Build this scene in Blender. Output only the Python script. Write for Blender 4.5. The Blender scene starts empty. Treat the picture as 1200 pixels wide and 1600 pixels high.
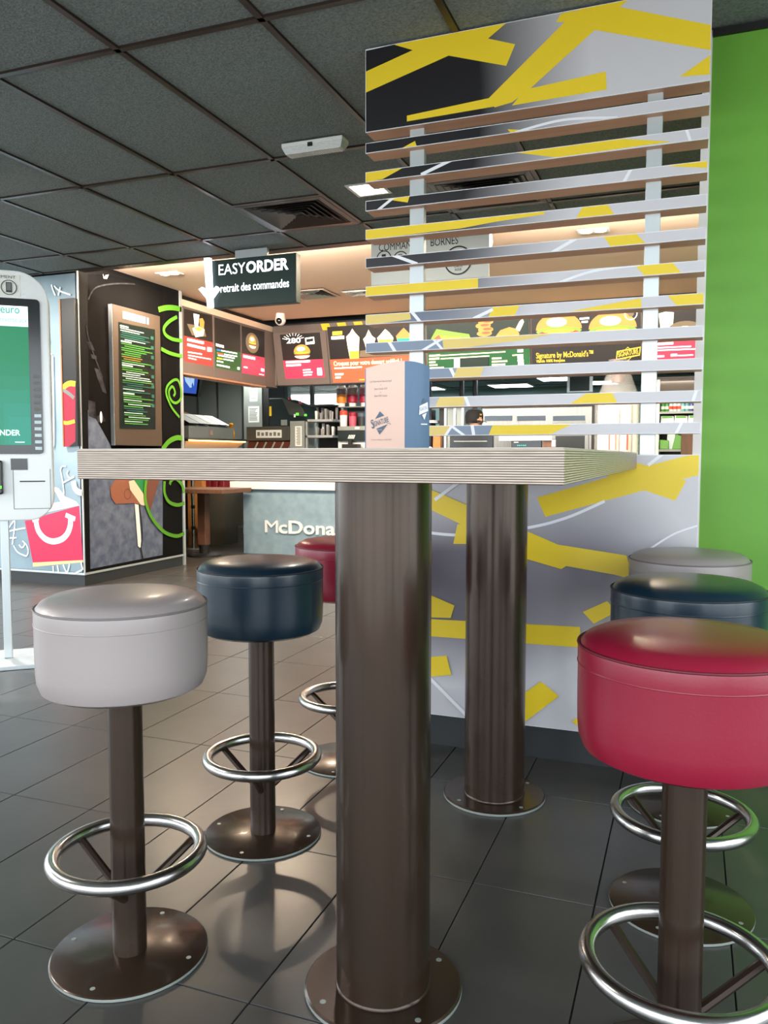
import bpy, math, random
from mathutils import Vector, Matrix
random.seed(7)
S = bpy.context.scene
C = S.collection
PI = math.pi
R = math.radians

# ------------------------------------------------------------------ camera
FPX, YAW, PITCH, ROLL, EYE = 1264.08, .362054, .0693039, .0006673, 1.1
fw = Vector((-math.sin(YAW)*math.cos(PITCH), math.cos(YAW)*math.cos(PITCH), -math.sin(PITCH)))
r0 = Vector((math.cos(YAW), math.sin(YAW), 0)); u0 = r0.cross(fw)
rt = r0*math.cos(ROLL)+u0*math.sin(ROLL); up = -r0*math.sin(ROLL)+u0*math.cos(ROLL)
cd = bpy.data.cameras.new('camera'); cam = bpy.data.objects.new('camera', cd); C.objects.link(cam)
cam.matrix_world = Matrix(((rt.x, up.x, -fw.x, 0), (rt.y, up.y, -fw.y, 0), (rt.z, up.z, -fw.z, EYE), (0, 0, 0, 1)))
cd.sensor_fit = 'VERTICAL'; cd.sensor_height = 36.0; cd.lens = FPX/1600*36.0
cd.clip_start = .02; cd.clip_end = 200
S.camera = cam

# ------------------------------------------------------------------ sky, daylight, exposure
w = bpy.data.worlds.new('sky'); S.world = w; w.use_nodes = True
bg = w.node_tree.nodes['Background']; bg.inputs[0].default_value = (.86, .945, 1.0, 1); bg.inputs[1].default_value = 4.4
S.view_settings.view_transform = 'Standard'; S.view_settings.look = 'None'
S.view_settings.exposure = 0.28; S.view_settings.gamma = 1.0; S.view_settings.use_curve_mapping = False
S.cycles.use_denoising = True
S.cycles.max_bounces = 8; S.cycles.diffuse_bounces = 5; S.cycles.glossy_bounces = 4; S.cycles.transparent_max_bounces = 12
S.cycles.sample_clamp_indirect = 8.0; S.cycles.caustics_reflective = False; S.cycles.caustics_refractive = False
def portal(name, loc, rot, sx, sy):                                # daylight enters through the glazed fronts
    l = bpy.data.lights.new(name, 'AREA'); l.shape = 'RECTANGLE'; l.size = sx; l.size_y = sy
    l.cycles.is_portal = True
    o = bpy.data.objects.new(name, l); C.objects.link(o); o.location = loc; o.rotation_euler = rot

ZC = 2.6          # dark ceiling
ZS = 2.72         # service ceiling
XL, XR, YF, YB = -8.6, 2.2, -1.5, 13.2
portal('daylight_portal', ((XL+XR)/2, YF, 1.35), (R(90), 0, R(180)), XR-XL, 2.3)
portal('daylight_portal', (XL, 1.9, 1.35), (R(90), 0, R(90)), 6.4, 2.3)
portal('daylight_portal', (XR, .6, 1.35), (R(90), 0, R(-90)), 3.4, 2.3)

# ------------------------------------------------------------------ helpers
O = Vector((0, 0, EYE))
def ray(x, y): return rt*((x-600)/FPX) - up*((y-800)/FPX) + fw
def atY(x, y, Y): d = ray(x, y); return O + d*(Y/d.y)
def atX(x, y, X): d = ray(x, y); return O + d*(X/d.x)
def atZ(x, y, Z): d = ray(x, y); return O + d*((Z-EYE)/d.z)
def onpl(x, y, p, n): d = ray(x, y); return O + d*((p-O).dot(n)/d.dot(n))

def lin(c):
    return tuple(((v/255)/12.92 if v/255 <= .04045 else ((v/255+.055)/1.055)**2.4) for v in c)
MATS = {}
def mat(name, rgb, rough=.5, metal=0., emit=0., spec=.5, noise=None, bump=0., bscale=80, coat=0., ecol=None, alpha=1., trans=0., var=0.):
    m = bpy.data.materials.new(name); m.use_nodes = True; nt = m.node_tree
    b = nt.nodes['Principled BSDF']; col = lin(rgb)+(1,)
    b.inputs['Base Color'].default_value = col; b.inputs['Roughness'].default_value = rough; b.inputs['Metallic'].default_value = metal
    b.inputs['Specular IOR Level'].default_value = spec; b.inputs['Coat Weight'].default_value = coat; b.inputs['Coat Roughness'].default_value = .12
    if emit: b.inputs['Emission Color'].default_value = (lin(ecol)+(1,)) if ecol else col; b.inputs['Emission Strength'].default_value = emit
    if alpha < 1: b.inputs['Alpha'].default_value = alpha
    if trans: b.inputs['Transmission Weight'].default_value = trans
    if noise:                                                      # (scale, second colour, detail, stretch xyz)
        tc = nt.nodes.new('ShaderNodeTexCoord'); mp = nt.nodes.new('ShaderNodeMapping'); nz = nt.nodes.new('ShaderNodeTexNoise')
        nz.inputs['Scale'].default_value = noise[0]; nz.inputs['Detail'].default_value = noise[2] if len(noise) > 2 else 4
        mp.inputs['Scale'].default_value = noise[3] if len(noise) > 3 else (1, 1, 1)
        nt.links.new(tc.outputs['Object'], mp.inputs[0]); nt.links.new(mp.outputs[0], nz.inputs['Vector'])
        rp = nt.nodes.new('ShaderNodeValToRGB'); rp.color_ramp.elements[0].position = .35; rp.color_ramp.elements[1].position = .68
        rp.color_ramp.elements[0].color = col; rp.color_ramp.elements[1].color = lin(noise[1])+(1,)
        nt.links.new(nz.outputs['Fac'], rp.inputs[0]); src = rp.outputs[0]
        if var:
            oi = nt.nodes.new('ShaderNodeObjectInfo'); hs = nt.nodes.new('ShaderNodeHueSaturation'); mr = nt.nodes.new('ShaderNodeMapRange')
            mr.inputs['To Min'].default_value = 1-var; mr.inputs['To Max'].default_value = 1+var
            nt.links.new(oi.outputs['Random'], mr.inputs[0]); nt.links.new(mr.outputs[0], hs.inputs['Value']); nt.links.new(src, hs.inputs['Color']); src = hs.outputs[0]
        nt.links.new(src, b.inputs['Base Color'])
    if bump:
        tc = nt.nodes.new('ShaderNodeTexCoord'); nz = nt.nodes.new('ShaderNodeTexNoise'); bp = nt.nodes.new('ShaderNodeBump')
        nz.inputs['Scale'].default_value = bscale; nz.inputs['Detail'].default_value = 3
        bp.inputs['Strength'].default_value = bump; bp.inputs['Distance'].default_value = .01
        nt.links.new(tc.outputs['Object'], nz.inputs['Vector']); nt.links.new(nz.outputs['Fac'], bp.inputs['Height']); nt.links.new(bp.outputs[0], b.inputs['Normal'])
    MATS[name] = m; return m

class MB:
    def __init__(s): s.v = []; s.f = []; s.m = []; s.s = []; s.mats = []
    def mi(s, m):
        if m not in s.mats: s.mats.append(m)
        return s.mats.index(m)
    def add(s, vs, fs, m, smooth=False):
        b = len(s.v); s.v += [tuple(v) for v in vs]; k = s.mi(m)
        for f in fs: s.f.append(tuple(b+i for i in f)); s.m.append(k); s.s.append(smooth)
        return s
    def box(s, x0, x1, y0, y1, z0, z1, m, mt=None):
        if x0 > x1: x0, x1 = x1, x0
        if y0 > y1: y0, y1 = y1, y0
        if z0 > z1: z0, z1 = z1, z0
        vs = [(x0,y0,z0),(x1,y0,z0),(x1,y1,z0),(x0,y1,z0),(x0,y0,z1),(x1,y0,z1),(x1,y1,z1),(x0,y1,z1)]
        return s.add(vs, [(0,3,2,1),(4,5,6,7),(0,1,5,4),(1,2,6,5),(2,3,7,6),(3,0,4,7)], m)
    def hexa(s, bot, top, m): # two quads given counter-clockwise from above
        return s.add(list(bot)+list(top), [(0,3,2,1),(4,5,6,7),(0,1,5,4),(1,2,6,5),(2,3,7,6),(3,0,4,7)], m)
    def lathe(s, prof, m, n=40, c=(0,0), cap=True, smooth=True):
        vs = []; fs = []
        for r, z in prof:
            for i in range(n): a = 2*PI*i/n; vs.append((c[0]+r*math.cos(a), c[1]+r*math.sin(a), z))
        for j in range(len(prof)-1):
            for i in range(n): k = (i+1) % n; fs.append((j*n+i, j*n+k, (j+1)*n+k, (j+1)*n+i))
        s.add(vs, fs, m, smooth)
        if cap:
            s.add([vs[i] for i in range(n)], [tuple(reversed(range(n)))], m); e = (len(prof)-1)*n
            s.add([vs[e+i] for i in range(n)], [tuple(range(n))], m)
        return s
    def tube(s, pts, r, m, n=10, closed=False, smooth=True):
        pts = [Vector(p) for p in pts]; N = len(pts); vs = []; fs = []
        ref = None
        for i, p in enumerate(pts):
            a = pts[(i-1) % N] if (closed or i) else p; b = pts[(i+1) % N] if (closed or i < N-1) else p
            t = (b-a).normalized()
            if ref is None: ref = t.orthogonal().normalized()
            ref = (ref - t*ref.dot(t)).normalized(); bi = t.cross(ref)
            rr = r[i] if isinstance(r, (list, tuple)) else r
            for k in range(n): an = 2*PI*k/n; vs.append(p + ref*math.cos(an)*rr + bi*math.sin(an)*rr)
        for i in range(N if closed else N-1):
            j = (i+1) % N
            for k in range(n): l = (k+1) % n; fs.append((i*n+k, i*n+l, j*n+l, j*n+k))
        s.add(vs, fs, m, smooth)
        if not closed: s.add(vs[:n], [tuple(reversed(range(n)))], m); s.add(vs[-n:], [tuple(range(n))], m)
        return s
    def prism(s, pts, d, m):  # extrude planar polygon by vector d
        d = Vector(d); n = len(pts); vs = [Vector(p) for p in pts]+[Vector(p)+d for p in pts]
        return s.add(vs, [tuple(range(n)), tuple(reversed(range(n, 2*n)))]+[(i, i+n, (i+1) % n+n, (i+1) % n) for i in range(n)], m)
    def poly(s, pts, m): return s.add(pts, [tuple(range(len(pts)))], m)
    def sphere(s, c, rx, ry, rz, m, n=14, k=8):
        vs = []; fs = []
        for j in range(k+1):
            t = PI*j/k
            for i in range(n): a = 2*PI*i/n; vs.append((c[0]+rx*math.sin(t)*math.cos(a), c[1]+ry*math.sin(t)*math.sin(a), c[2]+rz*math.cos(t)))
        for j in range(k):
            for i in range(n): l = (i+1) % n; fs.append((j*n+i, (j+1)*n+i, (j+1)*n+l, j*n+l))
        return s.add(vs, fs, m, True)
    def build(s, name, parent=None, bevel=0, kind=None, label=None):
        off = Vector((0, 0, 0)); p = parent
        while p is not None: off += p.location; p = p.parent
        me = bpy.data.meshes.new(name)
        me.from_pydata([tuple(Vector(v)-off) for v in s.v], [], s.f)
        for m in s.mats: me.materials.append(MATS[m])
        me.polygons.foreach_set('material_index', s.m); me.polygons.foreach_set('use_smooth', s.s); me.update()
        import bmesh
        bm = bmesh.new(); bm.from_mesh(me); bmesh.ops.remove_doubles(bm, verts=bm.verts, dist=1e-5) if any(s.s) else None
        bm.to_mesh(me); bm.free()
        if any(s.s): me.set_sharp_from_angle(angle=R(38))
        o = bpy.data.objects.new(name, me); C.objects.link(o); o.parent = parent
        if bevel:
            b = o.modifiers.new('bevel', 'BEVEL'); b.width = bevel; b.segments = 2; b.limit_method = 'ANGLE'; b.angle_limit = R(40)
        if kind: o['kind'] = kind
        if label: o['label'] = label
        return o
def LB(name, fn):                                                  # mesh in local space (for rotated things)
    m = MB(); fn(m); return m
def build_local(mb, name, parent, bevel=0):
    o = mb.build(name, None, bevel); o.parent = parent; return o
def thing(name, label, cat, loc=(0,0,0), rz=0, group=None):
    o = bpy.data.objects.new(name, None); C.objects.link(o); o.empty_display_size = .1
    o.location = loc; o.rotation_euler = (0, 0, rz); o['label'] = label; o['category'] = cat
    if group: o['group'] = group
    return o
def tag(o, label, cat, group=None):
    o['label'] = label; o['category'] = cat
    if group: o['group'] = group
    return o
def struct(o): o['kind'] = 'structure'; return o
def copytree(o, parent=None):
    c = o.copy(); C.objects.link(c); c.parent = parent
    for ch in list(o.children): copytree(ch, c)
    return c

# flat print on real surfaces: polygons, strokes and lettering laid on a plane
class Sheet:
    def __init__(s, p, n, right, mb=None, step=.0006):
        s.p = Vector(p); s.n = Vector(n).normalized(); s.r = Vector(right).normalized(); s.u = s.n.cross(s.r)*-1
        if s.u.z < 0: s.u = -s.u
        s.mb = mb or MB(); s.k = 1; s.step = step
    def off(s): s.k += 1; return s.n*(s.step*s.k)
    def px(s, x, y): return onpl(x, y, s.p, s.n)
    def poly(s, pts, m): o = s.off(); s.mb.poly([s.px(*q)+o for q in pts], m)
    def rect(s, x0, y0, x1, y1, m): s.poly([(x0,y0),(x1,y0),(x1,y1),(x0,y1)], m)
    def uv(s, u, v): return s.p + s.r*u + s.u*v
    def upoly(s, pts, m): o = s.off(); s.mb.poly([s.uv(*q)+o for q in pts], m)
    def urect(s, u0, v0, u1, v1, m): s.upoly([(u0,v0),(u1,v0),(u1,v1),(u0,v1)], m)
    def stroke3(s, P, wd, m):
        o = s.off(); N = len(P)
        L = []; Rr = []
        for i in range(N):
            t = (P[min(i+1, N-1)]-P[max(i-1, 0)]).normalized(); sd = s.n.cross(t)*(wd/2); L.append(P[i]+sd+o); Rr.append(P[i]-sd+o)
        for i in range(N-1): s.mb.poly([L[i], L[i+1], Rr[i+1], Rr[i]], m)
    def stroke(s, pts, wd, m, sm=0): s.stroke3([s.px(*q) for q in (smooth(pts, sm) if sm else pts)], wd, m)
    def ustroke(s, pts, wd, m): s.stroke3([s.uv(*q) for q in pts], wd, m)
    def ell(s, u, v, ru, rv, m, n=24, a0=0, a1=360): s.upoly([(u+ru*math.cos(R(a0+(a1-a0)*i/n)), v+rv*math.sin(R(a0+(a1-a0)*i/n))) for i in range(n+(a1-a0 < 360))], m)
    def ring(s, u, v, ru, wd, m, n=32): s.ustroke([(u+ru*math.cos(2*PI*i/n), v+ru*math.sin(2*PI*i/n)) for i in range(n+1)], wd, m)
    def text(s, txt, u, v, size, m, width=None, bold=0., align='LEFT', rot=0, extrude=0):
        verts, faces, wd = textmesh(txt, bold, extrude); k = size; kx = (width/wd if width else k)
        ox = {'LEFT': 0, 'CENTER': -wd*kx/2, 'RIGHT': -wd*kx}[align]; o = s.off(); ca, sa = math.cos(rot), math.sin(rot); vs = []
        for x, y, z in verts:
            a, b = x*kx+ox, y*k; vs.append(s.uv(u+a*ca-b*sa, v+a*sa+b*ca)+o+s.n*(z+extrude))
        s.mb.add(vs, faces, m)
    def build(s, name, parent): return s.mb.build(name, parent)
_tc = {}
def textmesh(txt, bold, extrude=0):
    key = (txt, bold, extrude)
    if key in _tc: return _tc[key]
    cu = bpy.data.curves.new('t', 'FONT'); cu.body = txt; cu.size = 1; cu.offset = bold; cu.extrude = extrude; cu.resolution_u = 3
    o = bpy.data.objects.new('t', cu); C.objects.link(o)
    dg = bpy.context.evaluated_depsgraph_get(); me = bpy.data.meshes.new_from_object(o.evaluated_get(dg))
    v = [tuple(q.co) for q in me.vertices]; f = [tuple(p.vertices) for p in me.polygons]
    x0 = min(q[0] for q in v); v = [(a-x0, b, c) for a, b, c in v]; wd = max(q[0] for q in v)
    bpy.data.objects.remove(o); bpy.data.curves.remove(cu); bpy.data.meshes.remove(me)
    _tc[key] = (v, f, wd); return _tc[key]
def smooth(pts, n):
    out = []; P = [Vector((p[0], p[1])) for p in pts]; N = len(P)
    for i in range(N-1):
        a, b, c, d = P[max(i-1, 0)], P[i], P[i+1], P[min(i+2, N-1)]
        for k in range(n):
            t = k/n; out.append(.5*((2*b)+(-a+c)*t+(2*a-5*b+4*c-d)*t*t+(-a+3*b-3*c+d)*t**3))
    out.append(P[-1]); return [(p.x, p.y) for p in out]

# ------------------------------------------------------------------ materials
mat('grout', (38, 38, 38), .8)
mat('tile', (60, 59, 58), .31, spec=.5, noise=(3.5, (72, 70, 68), 6), var=.05, bump=.03, bscale=25)
mat('tee', (58, 46, 42), .32, metal=.3)
mat('panel', (108, 116, 117), .95, noise=(85, (136, 144, 144), 6), bump=.5, bscale=120, var=.03)
mat('black', (18, 18, 19), .5)
mat('blackgloss', (16, 17, 19), .18, coat=.3)
mat('darkgrey', (48, 50, 52), .5)
mat('white', (236, 236, 234), .45)
mat('whitegloss', (246, 249, 250), .2, coat=.3)
mat('salmon', (246, 216, 190), .85)
mat('green', (110, 176, 58), .5, noise=(4, (103, 169, 53), 5))
mat('greywall', (150, 152, 150), .7)
mat('plinth', (44, 47, 50), .45)
mat('steel', (148, 150, 148), .34, metal=.8, noise=(3, (130, 133, 132), 3, (40, 40, 1)))
mat('steeldull', (152, 158, 152), .42, metal=.3)
mat('panelsteel', (168, 174, 166), .5, metal=.15)
mat('alu', (205, 212, 214), .35, metal=.55)
mat('chrome', (196, 194, 192), .24, metal=1.)
mat('bronze', (60, 46, 37), .27, metal=.5, noise=(9, (64, 48, 38), 5), coat=.2)
mat('copper', (214, 160, 124), .42, metal=.2, noise=(6, (204, 150, 114), 3, (.4, 6, 6)))
mat('yellow', (238, 206, 40), .4)
mat('paleyellow', (228, 200, 112), .4)
mat('printwhite', (238, 238, 244), .4)
mat('printblue', (128, 142, 164), .4)
mat('taupe', (156, 146, 145), .38, bump=.025, bscale=220, coat=.12)
mat('navy', (16, 38, 53), .34, bump=.025, bscale=220, coat=.2)
mat('red', (134, 20, 46), .34, bump=.025, bscale=220, coat=.15)
mat('taupeseam', (118, 110, 108), .6); mat('navyseam', (9, 22, 32), .6); mat('redseam', (96, 12, 30), .6)
mat('pinkcard', (236, 200, 184), .6); mat('bluecard', (92, 120, 150), .5); mat('slate', (86, 104, 122), .6); mat('cardgrey', (150, 134, 130), .6)
mat('signgreen', (22, 50, 44), .4)
mat('glow', (255, 255, 255), .5, emit=2.2, ecol=(236, 242, 255))
mat('lampwhite', (255, 240, 214), .5, emit=14., ecol=(255, 232, 200))
mat('heat', (255, 170, 80), .5, emit=9., ecol=(255, 176, 96))
mat('covefill', (255, 220, 180), .5, emit=6., ecol=(255, 214, 172))
mat('tubefill', (255, 255, 255), .5, emit=20., ecol=(246, 248, 244))
mat('tubewhite', (255, 255, 255), .5, emit=16., ecol=(240, 248, 255))
mat('acrylic', (225, 228, 228), .25, noise=(60, (200, 205, 205), 2, (1, 8, 8)))
mat('doodlegreen', (86, 148, 40), .6, spec=.2)
mat('denim', (80, 92, 114), .85, spec=.15, noise=(14, (108, 117, 136), 8))
mat('leather', (17, 16, 16), .9, spec=.05, noise=(5, (15, 14, 14), 6))
mat('leatherlight', (60, 60, 66), .7, spec=.1, noise=(12, (24, 24, 27), 6))
mat('muralblack', (10, 10, 11), .7, spec=.12)
mat('tan', (142, 88, 66), .6); mat('tandark', (104, 62, 46), .6); mat('cream', (226, 206, 178), .6); mat('leafgreen', (30, 128, 66), .5)
mat('brownframe', (70, 58, 47), .55)
mat('posterblue', (150, 172, 184), .3, noise=(1.6, (112, 136, 150), 4), coat=.3)
mat('boxred', (206, 40, 82), .35); mat('boxcream', (240, 208, 150), .4); mat('doodle', (244, 246, 246), .4)
mat('woodedge', (164, 108, 60), .5)
mat('boardgrey', (116, 104, 98), .5)
mat('counter', (136, 160, 172), .6, noise=(10, (122, 147, 160), 8))
mat('woodtable', (112, 78, 58), .5, noise=(4, (94, 64, 48), 6, (8, 1, 1)))
mat('woodwarm', (206, 140, 76), .5, noise=(5, (186, 120, 60), 5, (8, 8, 1)))
mat('cupboard', (84, 84, 76), .4, metal=.3)
mat('redseat', (120, 24, 34), .5)
mat('cupgrey', (150, 150, 150), .6); mat('paper', (238, 240, 234), .7); mat('papergrey', (120, 124, 120), .7); mat('kraft', (170, 132, 82), .8)
mat('amber', (214, 140, 30), .25, coat=.3); mat('orange', (226, 140, 40), .5); mat('crimson', (160, 20, 52), .45); mat('coral', (230, 80, 60), .5); mat('pink', (212, 96, 120), .5); mat('choc', (92, 48, 34), .4)
mat('clear', (245, 248, 250), .08, alpha=.22); mat('cupwhite', (244, 244, 242), .5)
mat('machine', (26, 38, 38), .35); mat('lcd', (90, 220, 60), .4, emit=1.2); mat('bluelcd', (52, 84, 176), .3, emit=.9); mat('palelcd', (170, 200, 236), .3, emit=.9)
mat('stick', (236, 190, 40), .5); mat('kitchenceil', (92, 112, 104), .7); mat('kitchenwall', (126, 150, 146), .6)
mat('bottlegreen', (60, 150, 70), .3); mat('bottleblue', (70, 96, 160), .3); mat('bottleteal', (110, 180, 190), .3); mat('bottlepale', (206, 226, 232), .25); mat('salad', (96, 170, 60), .5)
mat('cloth', (24, 25, 28), .8); mat('skin', (204, 158, 134), .6)
def emat(n, rgb, e): mat(n, rgb, .35, emit=e)
for n, rgb, e in [('mb_black', (34, 30, 28), .5), ('mb_red', (188, 58, 52), .8), ('mb_orange', (222, 88, 58), .95), ('mb_rose', (204, 56, 80), .85), ('mb_green', (20, 84, 40), .5), ('mb_white', (255, 250, 240), 1.5), ('mb_yellow', (240, 200, 64), .8), ('mb_bun', (214, 146, 70), .75), ('mb_cream', (255, 236, 196), 1.1), ('mb_meat', (150, 82, 46), .8), ('mb_lettuce', (130, 168, 62), .65), ('mb_teal', (40, 160, 150), .8), ('mb_blue', (40, 120, 200), .9), ('mb_glow', (120, 104, 80), .7), ('mb_dark', (20, 40, 30), .5),
                  ('ks_green', (16, 112, 74), .75), ('ks_white', (224, 255, 250), 1.2), ('ks_teal', (30, 140, 130), .8), ('ms_bg', (14, 24, 21), .2), ('ms_green', (70, 130, 56), .25), ('ms_white', (150, 180, 168), .3), ('ms_brown', (120, 100, 40), .5), ('ms_teal', (36, 84, 74), .3)]: emat(n, rgb, e)

for i in range(5): emat('ks_g%d' % i, (18+3*i, 112+3*i, 78+7*i), .75)
# plywood edge: stacked plies
def ply():
    m = bpy.data.materials.new('plywood'); m.use_nodes = True; nt = m.node_tree; b = nt.nodes['Principled BSDF']; L = nt.links
    tc = nt.nodes.new('ShaderNodeTexCoord'); wv = nt.nodes.new('ShaderNodeTexWave'); wv.wave_type = 'BANDS'; wv.bands_direction = 'Z'
    wv.inputs['Scale'].default_value = 82; wv.inputs['Distortion'].default_value = .55; wv.inputs['Detail'].default_value = 4; wv.inputs['Detail Scale'].default_value = .35
    mp = nt.nodes.new('ShaderNodeMapping'); mp.inputs['Scale'].default_value = (.06, .06, 1)
    L.new(tc.outputs['Object'], mp.inputs[0]); L.new(mp.outputs[0], wv.inputs['Vector'])
    nz = nt.nodes.new('ShaderNodeTexNoise'); nz.inputs['Scale'].default_value = 9; nz.inputs['Detail'].default_value = 8
    m2 = nt.nodes.new('ShaderNodeMapping'); m2.inputs['Scale'].default_value = (2.5, 2.5, 60); L.new(tc.outputs['Object'], m2.inputs[0]); L.new(m2.outputs[0], nz.inputs['Vector'])
    rp = nt.nodes.new('ShaderNodeValToRGB'); e = rp.color_ramp.elements
    e[0].position = .22; e[0].color = lin((74, 56, 47))+(1,); e[1].position = .62; e[1].color = lin((204, 184, 166))+(1,)
    L.new(wv.outputs['Fac'], rp.inputs[0])
    mx = nt.nodes.new('ShaderNodeMix'); mx.data_type = 'RGBA'; mx.blend_type = 'MULTIPLY'; mx.inputs[0].default_value = .55
    r2 = nt.nodes.new('ShaderNodeValToRGB'); r2.color_ramp.elements[0].position = .3; r2.color_ramp.elements[0].color = (.45, .42, .4, 1); r2.color_ramp.elements[1].position = .62
    L.new(nz.outputs['Fac'], r2.inputs[0]); L.new(rp.outputs[0], mx.inputs[6]); L.new(r2.outputs[0], mx.inputs[7])
    L.new(mx.outputs[2], b.inputs['Base Color']); b.inputs['Roughness'].default_value = .42; b.inputs['Coat Weight'].default_value = .25; b.inputs['Coat Roughness'].default_value = .3
    MATS['plywood'] = m
ply()
mat('tabletop', (190, 180, 170), .35, noise=(5, (176, 164, 152), 6, (1, 6, 1)))

# ================================================================== SETTING
# ---- outdoor ground, floor slab and tiles
mat('pavement', (200, 196, 190), .9, noise=(2, (188, 184, 178), 6))  # sunlight on the ground is put into this pale colour
struct(MB().box(-60, 50, -60, 60, -.4, -.2, 'pavement').build('ground'))
KB = 14.4
floor = struct(MB().box(XL, XR, YF, KB, -.19, -.005, 'grout').build('floor'))
TX, TY = .306, .608
def tile_mesh():
    o = MB().box(-TX/2+.0018, TX/2-.0018, -TY/2+.0018, TY/2-.0018, -.007, 0, 'tile').build('tile', None, .0012)
    return o
t0 = tile_mesh(); first = True; field = MB(); ntile = 0
cells = []
for i in range(-30, 9):
    for j in range(-5, 22):
        x = -.5+(i+.5)*TX; y = 1.36+(j+.5)*TY
        if not (XL+.2 < x < XR-.15 and YF+.3 < y < KB-.3): continue
        v = Vector((x, y, 0))-O; d = v.dot(fw); vis = False
        if d > .5:
            X = 600+FPX*v.dot(rt)/d; Yp = 800-FPX*v.dot(up)/d; m = .35*FPX/d
            vis = -m < X < 1200+m and Yp < 1600+m*.8 and y < 8.0 and not (x < -4.9 and y > 5.5)
        cells.append((vis, x, y))
for vis, x, y in cells:
    if vis and ntile < 295:
        o = t0 if first else t0.copy()
        if not first: C.objects.link(o)
        first = False; o.parent = floor; o.location = (x, y, 0); ntile += 1
    else: field.box(x-TX/2+.0018, x+TX/2-.0018, y-TY/2+.0018, y+TY/2-.0018, -.007, 0, 'tile')
field.build('tile_field', floor, kind='stuff')

# ---- dark grid ceiling
YE = 5.385
ceil_ = struct(MB().box(XL, XR, YF, YE, ZC+.022, ZC+.3, 'black').build('ceiling'))
gx = [-2.03+.605*k for k in range(-10, 7)]; gy = [2.565+1.19*k for k in range(-3, 3)]
def bar(x0, x1, y0, y1): MB().box(x0, x1, y0, y1, ZC, ZC+.021, 'tee').build('ceiling_tee', ceil_)
for x in gx: bar(x-.0125, x+.0125, YF, YE)
for y in gy: bar(XL, XR, y-.0124, y+.0124)
bar(XL, XR, YE-.02, YE)
special = {(-2.03-.605, 3.755), (-2.03+.605, 3.755)}
pan = {}
def panel(x0, x1, y0, y1):
    k = (round(x1-x0, 3), round(y1-y0, 3))
    if k not in pan:
        w_, h_ = (x1-x0)/2-.002, (y1-y0)/2-.002
        pan[k] = MB().box(-w_, w_, -h_, h_, .009, .02, 'panel').build('ceiling_panel', None)
        o = pan[k]
    else: o = pan[k].copy(); C.objects.link(o)
    o.parent = ceil_; o.location = ((x0+x1)/2, (y0+y1)/2, ZC)
ys = gy+[YE-.008]
for a in range(len(gx)-1):
    for b in range(len(ys)-1):
        x0, x1, y0, y1 = gx[a]+.0125, gx[a+1]-.0125, ys[b]+.0125, ys[b+1]-.0125
        if any(abs(gx[a]-sx) < .01 and abs(ys[b]-sy) < .01 for sx, sy in special):
            panel(x0, x1, y0, 4.338); bar(gx[a]+.0125, gx[a+1]-.0125, 4.338, 4.362)
        else: panel(x0, x1, y0, y1)

# ---- service and kitchen ceilings
cs = struct(MB().box(-4.99, XR, YE+.002, 8.72, ZS, ZS+.15, 'salmon').build('ceiling_service'))
struct(MB().box(XL, -4.99, 6.87, 8.72, ZS, ZS+.15, 'salmon').build('ceiling_pass'))
struct(MB().box(-4.97, XR, 8.72, 9.1, ZS+.04, ZS+.15, 'black').build('ceiling_gap'))
struct(MB().box(XL-.12, XR+.12, YE+.01, KB+.12, 2.9, 2.98, 'black').build('ceiling_roof'))
kc = struct(MB().box(XL, XR, 9.12, KB, 2.3, 2.45, 'kitchenceil').build('ceiling_kitchen'))
for x in [-6.4, -5.2, -4, -2.8, -1.6, -.4]: MB().box(x-.012, x+.012, 9.12, KB, 2.292, 2.3, 'darkgrey').build('ceiling_tee', kc)
for y in [10.3, 11.5, 12.7, 13.8]: MB().box(XL, XR, y-.012, y+.012, 2.291, 2.3, 'darkgrey').build('ceiling_tee', kc)

# added LED cove, unseen behind the ceiling step, brightens the salmon ceiling
MB().box(-4.7, XR, YE, YE+.07, ZC, ZC+.012, 'tee').build('cove_fill_ledge', ceil_); MB().box(-4.7, .6, YE+.004, YE+.012, ZC+.03, ZC+.09, 'covefill').build('cove_fill_strip', ceil_)
l = bpy.data.lights.new('cove_fill', 'AREA'); l.shape = 'RECTANGLE'; l.size = 5.2; l.size_y = .06; l.energy = 230; l.color = (1, .88, .76); lo = bpy.data.objects.new('cove_fill', l); C.objects.link(lo); lo.location = (-2.05, YE+.02, ZC+.06); lo.rotation_euler = (R(100), 0, 0); lo.parent = ceil_

# ---- green wall on the right
wr = struct(MB().box(.034, XR, 3.19, 3.36, 0, ZC, 'green').build('wall_right'))
MB().box(.034, XR, 3.176, 3.19, ZC-.024, ZC, 'black').build('top_trim', wr)
MB().box(.034, XR, 3.176, 3.19, 0, .1, 'plinth').build('skirting', wr)
MB().box(.004, .034, 3.184, 3.366, 0, ZC, 'white').build('end_cap', wr)

# ---- outer walls with glazed fronts
def glazed(name, pts, axis, fixed, z0=.12, z1=2.5, th=.12):
    m = MB()
    a, b = pts[0], pts[-1]
    def bb(p, q, zz0, zz1):
        if axis == 'x': m.box(p, q, fixed, fixed+th, zz0, zz1, 'darkgrey')
        else: m.box(fixed, fixed+th, p, q, zz0, zz1, 'darkgrey')
    bb(a, b, 0, z0); bb(a, b, z1, ZC+.1)
    for p in pts: bb(p-.035, p+.035, z0, z1)
    return struct(m.build(name))
glazed('wall_front', [XL+.04, -7, -5.4, -3.8, -2.2, -.6, 1.0, XR-.04], 'x', YF-.12)
glazed('wall_left', [YF, .1, 1.7, 3.3, 5.1], 'y', XL-.12)
struct(MB().box(XL-.12, XL, 5.1, KB, 0, 2.9, 'greywall').build('wall_left_kitchen'))
glazed('wall_side', [YF, -.2, 1.1, 2.3], 'y', XR)
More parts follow.
